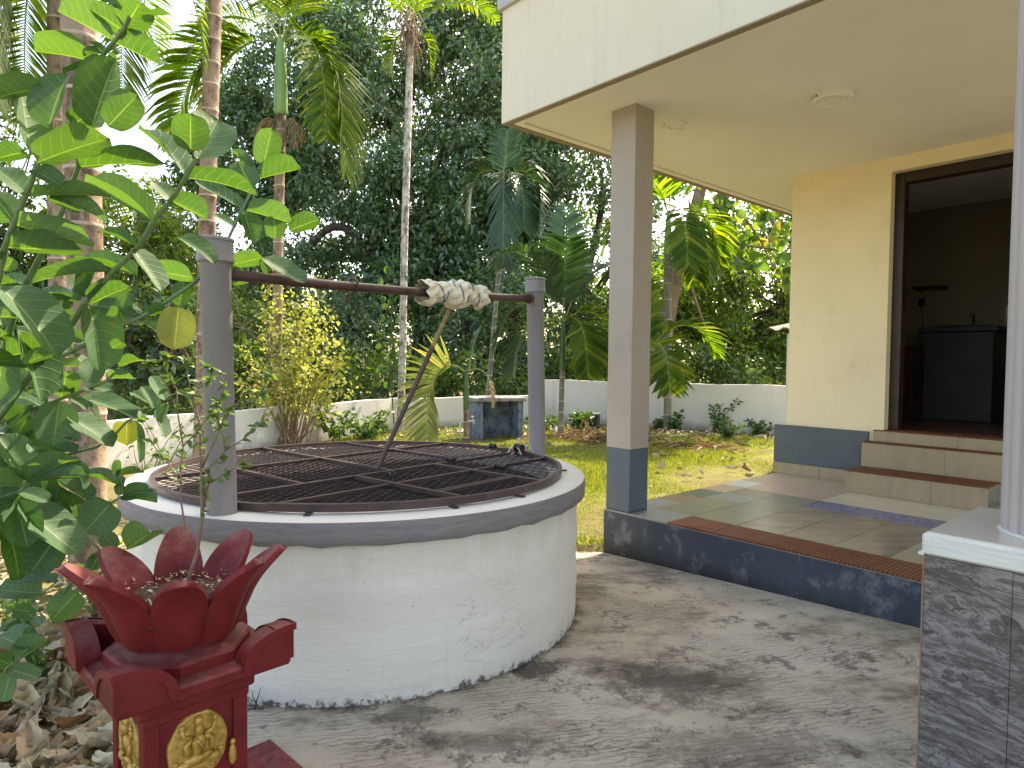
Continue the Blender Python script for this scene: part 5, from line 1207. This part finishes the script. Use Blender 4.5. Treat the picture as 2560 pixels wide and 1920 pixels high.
# right: sunlit bush mass and leaning tree
cen = blobs(210, (5.0, 15.6, 2.1), (2.6, 1.1, 2.2), lambda p: gapn(p, .8, 2) > -.9, .2)
tree('leafy_bush', 'sunlit bushy thicket above the right boundary wall', (5.0, 15.8, 0), (5.0, 15.8, 1.6), .09, [((4.0, 15.4, 2.4), .05), ((6.2, 15.4, 2.6), .05), ((5.2, 15.2, 3.2), .05)], cen, rng.uniform(.3, .55, len(cen)), 70, .15, .075, MA['brightleaf'], MA['bark'], 'trees beyond the boundary wall', cat='bush')
cen = blobs(90, (7.0, 17.5, 3.2), (2.6, 1.3, 2.4), None, .2)
tree('leafy_tree', 'shaded tree behind the sunlit thicket near the house corner', (7.0, 17.6, 0), (7.0, 17.6, 2.6), .14, [((6.0, 17.2, 3.6), .07), ((8, 17.2, 3.8), .07)], cen, rng.uniform(.4, .6, len(cen)), 60, .19, .08, MA['treeleaf2'], MA['bark'], 'trees beyond the boundary wall')
LT = PX(1640, 960, 14.0); LT.z = 0
lt = thing('leaning_tree', 'leaning tree with forked brown trunk and broad heart shaped leaves', 'tree', LT, group='trees beyond the boundary wall')
def lpath(pts, Y): return [PX(x, y, Y) - LT for x, y in pts]
m = MB(); m.tube([Vector((-.05, 0, -.2))] + lpath([(1655, 880), (1672, 760), (1698, 650), (1722, 590), (1745, 500), (1765, 420), (1790, 330)], 14), [.2, .19, .18, .16, .15, .13, .11, .09], 12); m.build('trunk', MA['barklight'], lt, smooth=True)
for pts, r0 in (([(1722, 600), (1760, 560), (1800, 500), (1850, 470), (1900, 430)], .11), ([(1705, 640), (1716, 600), (1730, 560), (1722, 500)], .07), ([(1722, 610), (1790, 600), (1860, 612), (1940, 625), (1990, 640)], .045), ([(1716, 670), (1735, 740), (1760, 810), (1800, 880), (1840, 940)], .035), ([(1800, 505), (1860, 540), (1900, 600), (1930, 660)], .04), ([(1850, 470), (1890, 480), (1930, 500), (1980, 510)], .04)):
    m = MB(); pp = lpath(pts, 14); m.tube(pp, [r0 * (1 - .7 * i / (len(pp) - 1)) for i in range(len(pp))], 8); m.build('limb', MA['barklight'], lt, smooth=True)
cen = np.array([list(PX(x, y, 14 + random.uniform(-.4, .4)) - LT) for x, y in [(random.uniform(1760, 2000), random.uniform(470, 700)) for _ in range(34)]])
P, A, Nn, LL, WW = foliage(cen, rng.uniform(.2, .35, len(cen)), 8, .26, .2, .9, .8, .5)
link('crown', round_leaves('crown', P, A, Nn, LL, WW * 1.1, MA['bigheart']), lt)
# undergrowth behind both walls
def strip(n, a, b, dy, zmax):
    a, b = np.array(a), np.array(b); f_ = rng.random(n)[:, None]; xy = a + (b - a) * f_ + np.stack([rng.normal(0, .3, n), rng.uniform(0, dy, n)], 1); return np.column_stack([xy, rng.uniform(.1, zmax, n)])
cen = np.concatenate([strip(130, (-9.5, 9.0), (-3.0, 13.6), 2.2, 1.5), strip(60, (-3.0, 13.6), (.6, 15.4), 2.0, 1.3), strip(90, (.6, 15.2), (9, 11.5), 2.0, 1.6)])
P, A, Nn, LL, WW = foliage(cen, rng.uniform(.25, .5, len(cen)), 70, .15, .07, .2, .9)
link('undergrowth', leaf_mesh('undergrowth', P, A, Nn, LL, WW, [MA['treeleaf2'], MA['brightleaf'], MA['treeleaf']], np.repeat(rng.choice(3, len(cen), p=[.4, .3, .3]), 70)), label='tangled undergrowth along the outside of the boundary walls', cat='undergrowth', kind='stuff')
n = 260; cen = np.stack([rng.uniform(-16, 10, n), rng.uniform(17.5, 24, n), rng.uniform(.1, 1.5, n)], 1)
P, A, Nn, LL, WW = foliage(cen, rng.uniform(.5, .9, n), 60, .24, .11, .2, .8)
link('forest_floor_plants', leaf_mesh('forest_floor_plants', P, A, Nn, LL, WW, [MA['treeleaf'], MA['treeleaf2']], np.repeat(rng.choice(2, n), 60)), label='low dark plants on the ground under the far trees', cat='undergrowth', kind='stuff')
# far wood
n = 520; cen = np.stack([rng.uniform(-30, 22, n), rng.uniform(30, 34, n), rng.uniform(.5, 4.2, n) + rng.random(n) ** 2 * 2.5], 1)
cen = cen[[(c[2] < 6) and (gapn(c, .3) > -.55) for c in cen]]
P, A, Nn, LL, WW = foliage(cen, rng.uniform(.9, 1.5, len(cen)), 70, .45, .22, .4, .8)
link('far_wood', leaf_mesh('far_wood', P, A, Nn, LL, WW, MA['treeleaf2']), label='far green wood behind the garden trees', cat='wood', kind='stuff')
# yellow-green bush behind the well
yb = thing('yellow_bush', 'tall twiggy yellow-green bush in front of the low white wall', 'bush', (-3.15, 9.45, 0)); YB = Vector((-3.15, 9.45, 0))
tips = []
for k in range(46):
    px_, py_ = random.uniform(575, 880), random.uniform(700, 1000); 
    if abs(px_ - 720) > 70 + (py_ - 690) * .55: px_ = 720 + (px_ - 720) * .4
    e = PX(px_, py_, 9.45 + random.uniform(-.5, .5)) - YB; s_ = Vector((random.gauss(0, .09), random.gauss(0, .06), -.05)); pth = limb_path(s_, e, 6, .07)
    m = MB(); m.tube(pth, [.012 * (1 - .8 * i / 6) for i in range(7)], 5, cap=False); m.build('stem', MA['barklight'], yb); tips += [pth[i] for i in (3, 4, 5, 6)]
P, A, Nn, LL, WW = foliage(np.array([list(t_) for t_ in tips]), rng.uniform(.08, .20, len(tips)), 15, .07, .038, .1, 1, .4)
link('foliage', round_leaves('foliage', P, A, Nn, LL, WW * 1.15, MA['yellowleaf']), yb)
# bare twiggy plant with white flowers at the left of the well
tw = thing('twiggy_plant', 'thin twiggy plant in sunshine left of the well rim', 'plant', (-2.9, 5.3, 0)); ends = []
for k in range(9):
    e = PX(random.uniform(330, 480), random.uniform(1000, 1160), 5.2) - Vector((-2.9, 5.3, 0)); pth = limb_path(Vector((random.gauss(0, .1), random.gauss(0, .08), -.03)), e, 5, .1); m = MB(); m.tube(pth, [.007, .006, .005, .004, .003, .002], 5, cap=False); m.build('stem', MA['twig'], tw); ends += [list(pth[i]) for i in (2, 3, 4, 5)]
P, A, Nn, LL, WW = foliage(np.array(ends), np.full(len(ends), .09), 7, .05, .018, .2, 1); link('foliage', leaf_mesh('foliage', P, A, Nn, LL, WW, MA['weedleaf']), tw)
# weeds along the wall and on the lawn
def weed(label, p, h, n, L_, group='weeds along the boundary wall', mat='weedleaf', spread=.5):
    p = Vector(p); root = thing('weed', label, 'weed', p, group=group); pts = []
    for k in range(n):
        d = Vector((random.gauss(0, spread), random.gauss(0, spread), 1)).normalized(); pth = limb_path(Vector((random.gauss(0, .02), 0, -.02)), d * h * random.uniform(.6, 1), 4, .08); m = MB(); m.tube(pth, .005, 4, cap=False); m.build('stem', MA['weedleaf'], root); pts += [list(q) for q in pth[1:]]
    P, A, Nn, LL, WW = foliage(np.array(pts), np.full(len(pts), L_ * .6), 7, L_, L_ * .5, .1, .8); link('foliage', round_leaves('foliage', P, A, Nn, LL, WW * 1.15, MA[mat]), root)
weed('leafy weed with round leaves against the white wall behind the grate', PX(850, 1100, 10.2) * 1, .62, 6, .11); weed('taller pointed leaf weed right of the round leaved one behind grate', PX(925, 1098, 10.6), .55, 8, .10)
weed('small weed at the foot of the trunk with black patches', PX(965, 1092, 11.2), .35, 5, .08); weed('dark weed at the wall left of the young palm', PX(1345, 1085, 12.2), .5, 6, .12); weed('weed with thin pale leaves right of the young palm', PX(1450, 1070, 12.0), .35, 6, .12)
for lab, x, y, Y, h in (('weed behind the grey palm trunk at the right wall', 1690, 1068, 12.3, .35), ('bright upright weed in the lawn before the right wall', 1818, 1095, 11.2, .38), ('climbing weed on the right wall', 1790, 1075, 12.3, .7), ('weed at the wall next to the house plinth', 1900, 1085, 11.6, .35), ('low weed below the right wall by the pillar', 1650, 1070, 12.6, .25)):
    q = PX(x, y, Y); q.z = 0; weed(lab, q, h, 5, .09)
for lab, x, y, Y in (('sunny weed behind the milkweed stems at the left edge', 40, 1530, 2.9), ('small pointed weed by the milkweed near the planter', 85, 1590, 2.5), ('weed in sun near the thick palm trunk', 260, 1470, 3.4)):
    q = PX(x, y, Y); q.z = 0; weed(lab, q, .22, 5, .05, 'weeds under the milkweed', spread=.35)
# pepper vine on the pale trunk
vn = thing('pepper_vine', 'heart leaved vine climbing the pale palm trunk', 'vine', (-1.97, 11.5, 0)); m = MB(); V0 = Vector((-1.97, 11.5, 0))
m.tube([PX(x, y, 11.48) - V0 for x, y in ((985, 1060), (978, 960), (986, 880), (976, 800), (985, 720), (982, 640))], .012, 5); m.build('stem', MA['weedleaf'], vn)
for k in range(46):
    p = PX(random.gauss(972, 13), random.uniform(640, 960), 11.42) - V0
    me = round_leaves('leaf', np.array([[0, 0, 0.]]), unit(np.array([[random.gauss(-.2, .5), random.gauss(-.3, .3), -1.]])), unit(np.array([[random.gauss(0, .4), -1., .5]])), [random.uniform(.10, .16)], [random.uniform(.08, .12)], MA['treeleaf2']); o = link('leaf', me, vn); o.location = p

# ================================================================== WASH STAND AND SMALL THINGS ON THE LAWN
ws = thing('wash_stand', 'concrete wash stand with blue painted walls near the boundary wall', 'wash stand', (-.55, 10.6, 0), R(22))
m = MB(); m.bbox(-.06, .84, -.04, .58, .62, .685, .012); m.build('top_slab', MA['tankgrey'], ws)
for a, b in ((-.02, .10), (.71, .80)):
    m = MB(); m.bbox(a, b, 0, .54, -.05, .62, .008); m.build('side_wall', MA['tankblue'], ws)
m = MB(); m.box(.10, .71, .40, .50, -.05, .62); m.build('back_wall', MA['tankblue'], ws)
m = MB(); m.tube([(-.30, -.05, -.02), (-.30, -.05, .30), (-.26, -.06, .32), (-.10, -.06, .32)], .014, 8); m.tube([(-.12, -.06, .32), (-.08, -.06, .33), (-.075, -.06, .27)], .016, 8); m.tube([(-.10, -.06, .34), (-.10, -.06, .39)], .009, 8); m.tube([(-.13, -.06, .395), (-.07, -.06, .395)], .010, 8); m.build('tap_pipe', MA['pvc'], ws, smooth=True)
q = PX(1478, 1058, 12.6); cb = thing('concrete_block', 'small dark concrete block at the foot of the right wall', 'block', (q.x, q.y, 0), R(-20)); m = MB(); m.bbox(-.15, .15, -.1, .1, -.02, .28, .015); m.build('block', MA['counter'], cb); m = MB(); m.bbox(-.165, .165, -.115, .115, .28, .31, .01); m.build('cap', MA['tankblue'], cb)
m = MB(); m.tube([(0, 0, -.03), (.01, 0, .2)], .022, 10); q = PX(1388, 1092, 10.9); link('pipe_stub', m.mesh('pipe_stub', MA['pvc'], True), label='short white pipe stub beside the young palm', cat='pipe').location = (q.x, q.y, 0)
tg = thing('dry_twig', 'small dark forked dry twig stuck at the foot of the well wall', 'twig', (-.92, 2.365, 0)); m = MB(); m.tube([(0, 0, -.01), (.004, .0, .03), (.012, 0, .055), (.02, .004, .085)], [.003, .0028, .002, .001], 5); m.tube([(.004, 0, .03), (-.008, 0, .05), (-.012, .002, .075)], [.002, .0015, .001], 5); m.tube([(-.03, 0, .004), (0, 0, .01), (.03, .01, .004)], .002, 5); m.build('stick', MA['bark'], tg)

# ================================================================== GRASS, LITTER
def in_poly(x, y, poly):
    c = False; j = len(poly) - 1
    for i in range(len(poly)):
        if ((poly[i][1] > y) != (poly[j][1] > y)) and x < (poly[j][0] - poly[i][0]) * (y - poly[i][1]) / (poly[j][1] - poly[i][1]) + poly[i][0]: c = not c
        j = i
    return c
def grassland(n, x0, x1, y0, y1, hmin, hmax, keep):
    P = np.stack([rng.uniform(x0, x1, n), rng.uniform(y0, y1, n), np.zeros(n)], 1); P = P[[keep(p[0], p[1]) for p in P]]
    # tufts: blades crowd together
    P = np.repeat(P, 3, 0); P[:, :2] += rng.normal(size=(len(P), 2)) * .018; n = len(P); P[:, 2] = -.01
    A = unit(rng.normal(size=(n, 3)) * [.55, .55, .2] + [0, 0, .9]); Nn = unit(rng.normal(size=(n, 3)))
    hh = rng.uniform(hmin, hmax, n) * (.6 + .5 * np.sin(P[:, 0] * 2.1) * np.cos(P[:, 1] * 1.7) + .2 * rng.random(n)); hh = np.maximum(hh, hmin)
    return P, A, Nn, hh, np.full(n, .007) * rng.uniform(.7, 1.5, n)
def lawnkeep(x, y):
    u, v = tohouse(x, y)
    if u > -.03 and v > -.05 and v < 6: return False
    if in_poly(x, y, CONC): return False
    if math.hypot(x - WC.x, y - WC.y) < 1.15: return False
    return (y < 13.6 - max(0, x - 1.0) * .56) and (y < 14 + (x - .62) * .73)
P, A, Nn, hh, ww = grassland(62000, -2.8, 5.2, 4.4, 13.6, .03, .085, lawnkeep)
pass
P, A, Nn, hh, ww = [np.concatenate([a_, b_]) for a_, b_ in zip((P, A, Nn, hh, ww), grassland(26000, -.2, 3.6, 4.4, 9.5, .03, .07, lawnkeep))]
link('lawn_grass', leaf_mesh('lawn_grass', P, A, Nn, hh, ww, MA['grassm'], fold=.1, droop=.2), label='short yellow-green lawn grass between the well, porch and far wall', cat='grass', kind='stuff')
P, A, Nn, hh, ww = grassland(7000, -5.5, -1.7, 2.2, 9, .02, .07, lambda x, y: not in_poly(x, y, CONC) and random.random() < .5)
link('rough_grass', leaf_mesh('rough_grass', P, A, Nn, hh, ww, MA['grassm'], fold=.1, droop=.3), label='thin dry grass on the soil left of the well', cat='grass', kind='stuff')
# fallen leaves: crumpled sheets
def dry_tmpl(k):
    r_ = random.Random(k); m = MB(); nv, us = 13, (-1, -.66, -.33, 0, .33, .66, 1); vs = []; a, b, c, e = r_.uniform(.4, 1.6), r_.uniform(-1.0, 1.0), r_.uniform(0, 6), r_.uniform(5, 9)
    for i in range(nv + 1):
        v = i / nv; w_ = max(.012, .20 * math.sin(math.pi * min(1, v * .97 + .02)) ** .7); tw_ = (v - .5) * r_.uniform(.6, 1.4)
        for u in us:
            jag = 1 + (.28 * r_.uniform(-1, .5) if abs(u) > .9 else 0); x = u * w_ * jag * (1 - .25 * a * .5)
            z = a * .20 * u * u * (.3 + v) + b * .30 * (v - .5) ** 2 + .05 * math.sin(e * v + 3 * u + c) + .055 * abs(math.sin(5.5 * u + e * .7 * v + c)) + .03 * r_.uniform(-1, 1) * abs(u)
            vs.append((x + .10 * math.sin(3.1 * v + c), v - .5, z + x * tw_))
    n = len(us); m.add(vs, [(i * n + j, i * n + j + 1, i * n + n + j + 1, i * n + n + j) for i in range(nv) for j in range(n - 1)]); return m.mesh('dry_leaf', MA['dryleaf'], False, 38)
DT = [dry_tmpl(k) for k in range(14)]
def dryleaf(x, y, z, L_, label, group):
    o = link('dry_leaf', random.choice(DT), label=label, cat='leaf', group=group)
    o.location = (x, y, z); o.rotation_euler = (random.gauss(0, .35), random.gauss(0, .35), random.uniform(0, 6.28)); o.scale = (L_ * random.uniform(.8, 1.3), L_, L_ * random.uniform(.8, 1.4)); return o
cnt_ = 0
while cnt_ < 170:
    px_, py_ = random.uniform(-120, 330), random.uniform(1590, 2050); q = PZ(px_, py_, 0.02)
    if q.x > -1.13: continue
    dryleaf(q.x, q.y, .022 + .05 * random.random(), random.uniform(.09, .18), 'crumpled pale dry leaf on the soil beside the red planter', 'dry leaves fallen beside the planter'); cnt_ += 1
for k in range(22):
    px_, py_ = random.uniform(1630, 1930), random.uniform(1110, 1215); q = PZ(px_, py_, 0.02); u, v = tohouse(q.x, q.y)
    if u > -.06: continue
    dryleaf(q.x, q.y, .05, random.uniform(.08, .14), 'brown dry leaf fallen on the sunlit lawn beyond the porch', 'brown leaves fallen on the lawn')
def litter(name, label, n, fx, L0, L1, z=.02, mat='dryleaf', zr=.03, wr=(.25, .5)):
    P = np.array([fx() for _ in range(n)]); P[:, 2] = z + zr * rng.random(n); A = unit(rng.normal(size=(n, 3)) * [1, 1, .3]); Nn = unit(rng.normal(size=(n, 3)) * .5 + [0, 0, 1])
    L_ = rng.uniform(L0, L1, n); link(name, leaf_mesh(name, P, A, Nn, L_, L_ * rng.uniform(wr[0], wr[1], n), MA[mat], fold=.4, droop=.15), label=label, cat='litter', kind='stuff')
def fx_left():
    while True:
        x, y = random.uniform(-4.5, -1.1), random.uniform(1.0, 4.5)
        if not in_poly(x, y, CONC): return (x, y, 0)
litter('leaf_litter', 'layer of dry leaf litter on the soil under the milkweed', 3800, fx_left, .03, .10)
def fx_wall():
    t_ = random.random(); a = (Vector((.5, 13.2)).lerp(Vector((4.6, 11.6)), t_) if random.random() < .6 else Vector((-2.2, 11.0)).lerp(Vector((.6, 13.2)), t_))
    return (a.x + random.gauss(0, .25), a.y + random.gauss(-.3, .35), 0)
litter('wall_litter', 'brown leaf litter along the foot of the boundary wall', 1000, fx_wall, .05, .14)
litter('palm_litter', 'heap of dry palm leaf strips around the young palm', 420, lambda: (random.gauss(1.25, .45), random.gauss(10.9, .28), 0), .18, .45, .02, 'dryfrond', .06, (.05, .12))
litter('palm_litter', 'dry palm strips on the lawn beside the porch pillar', 160, lambda: (random.gauss(2.75, .3), random.gauss(9.9, .2), 0), .15, .4, .02, 'dryfrond', .04, (.05, .12))
def fx_yard():
    while True:
        x, y = random.uniform(-.9, 2.4), random.uniform(1.7, 4.6)
        if in_poly(x, y, CONC) and math.hypot(x - WC.x, y - WC.y) > 1.13 and tohouse(x, y)[1] < -.02: return (x, y, 0)
litter('yard_bits', 'tiny leaf bits and chips scattered on the concrete yard', 170, fx_yard, .006, .022, .006, 'dryleaf', .002)
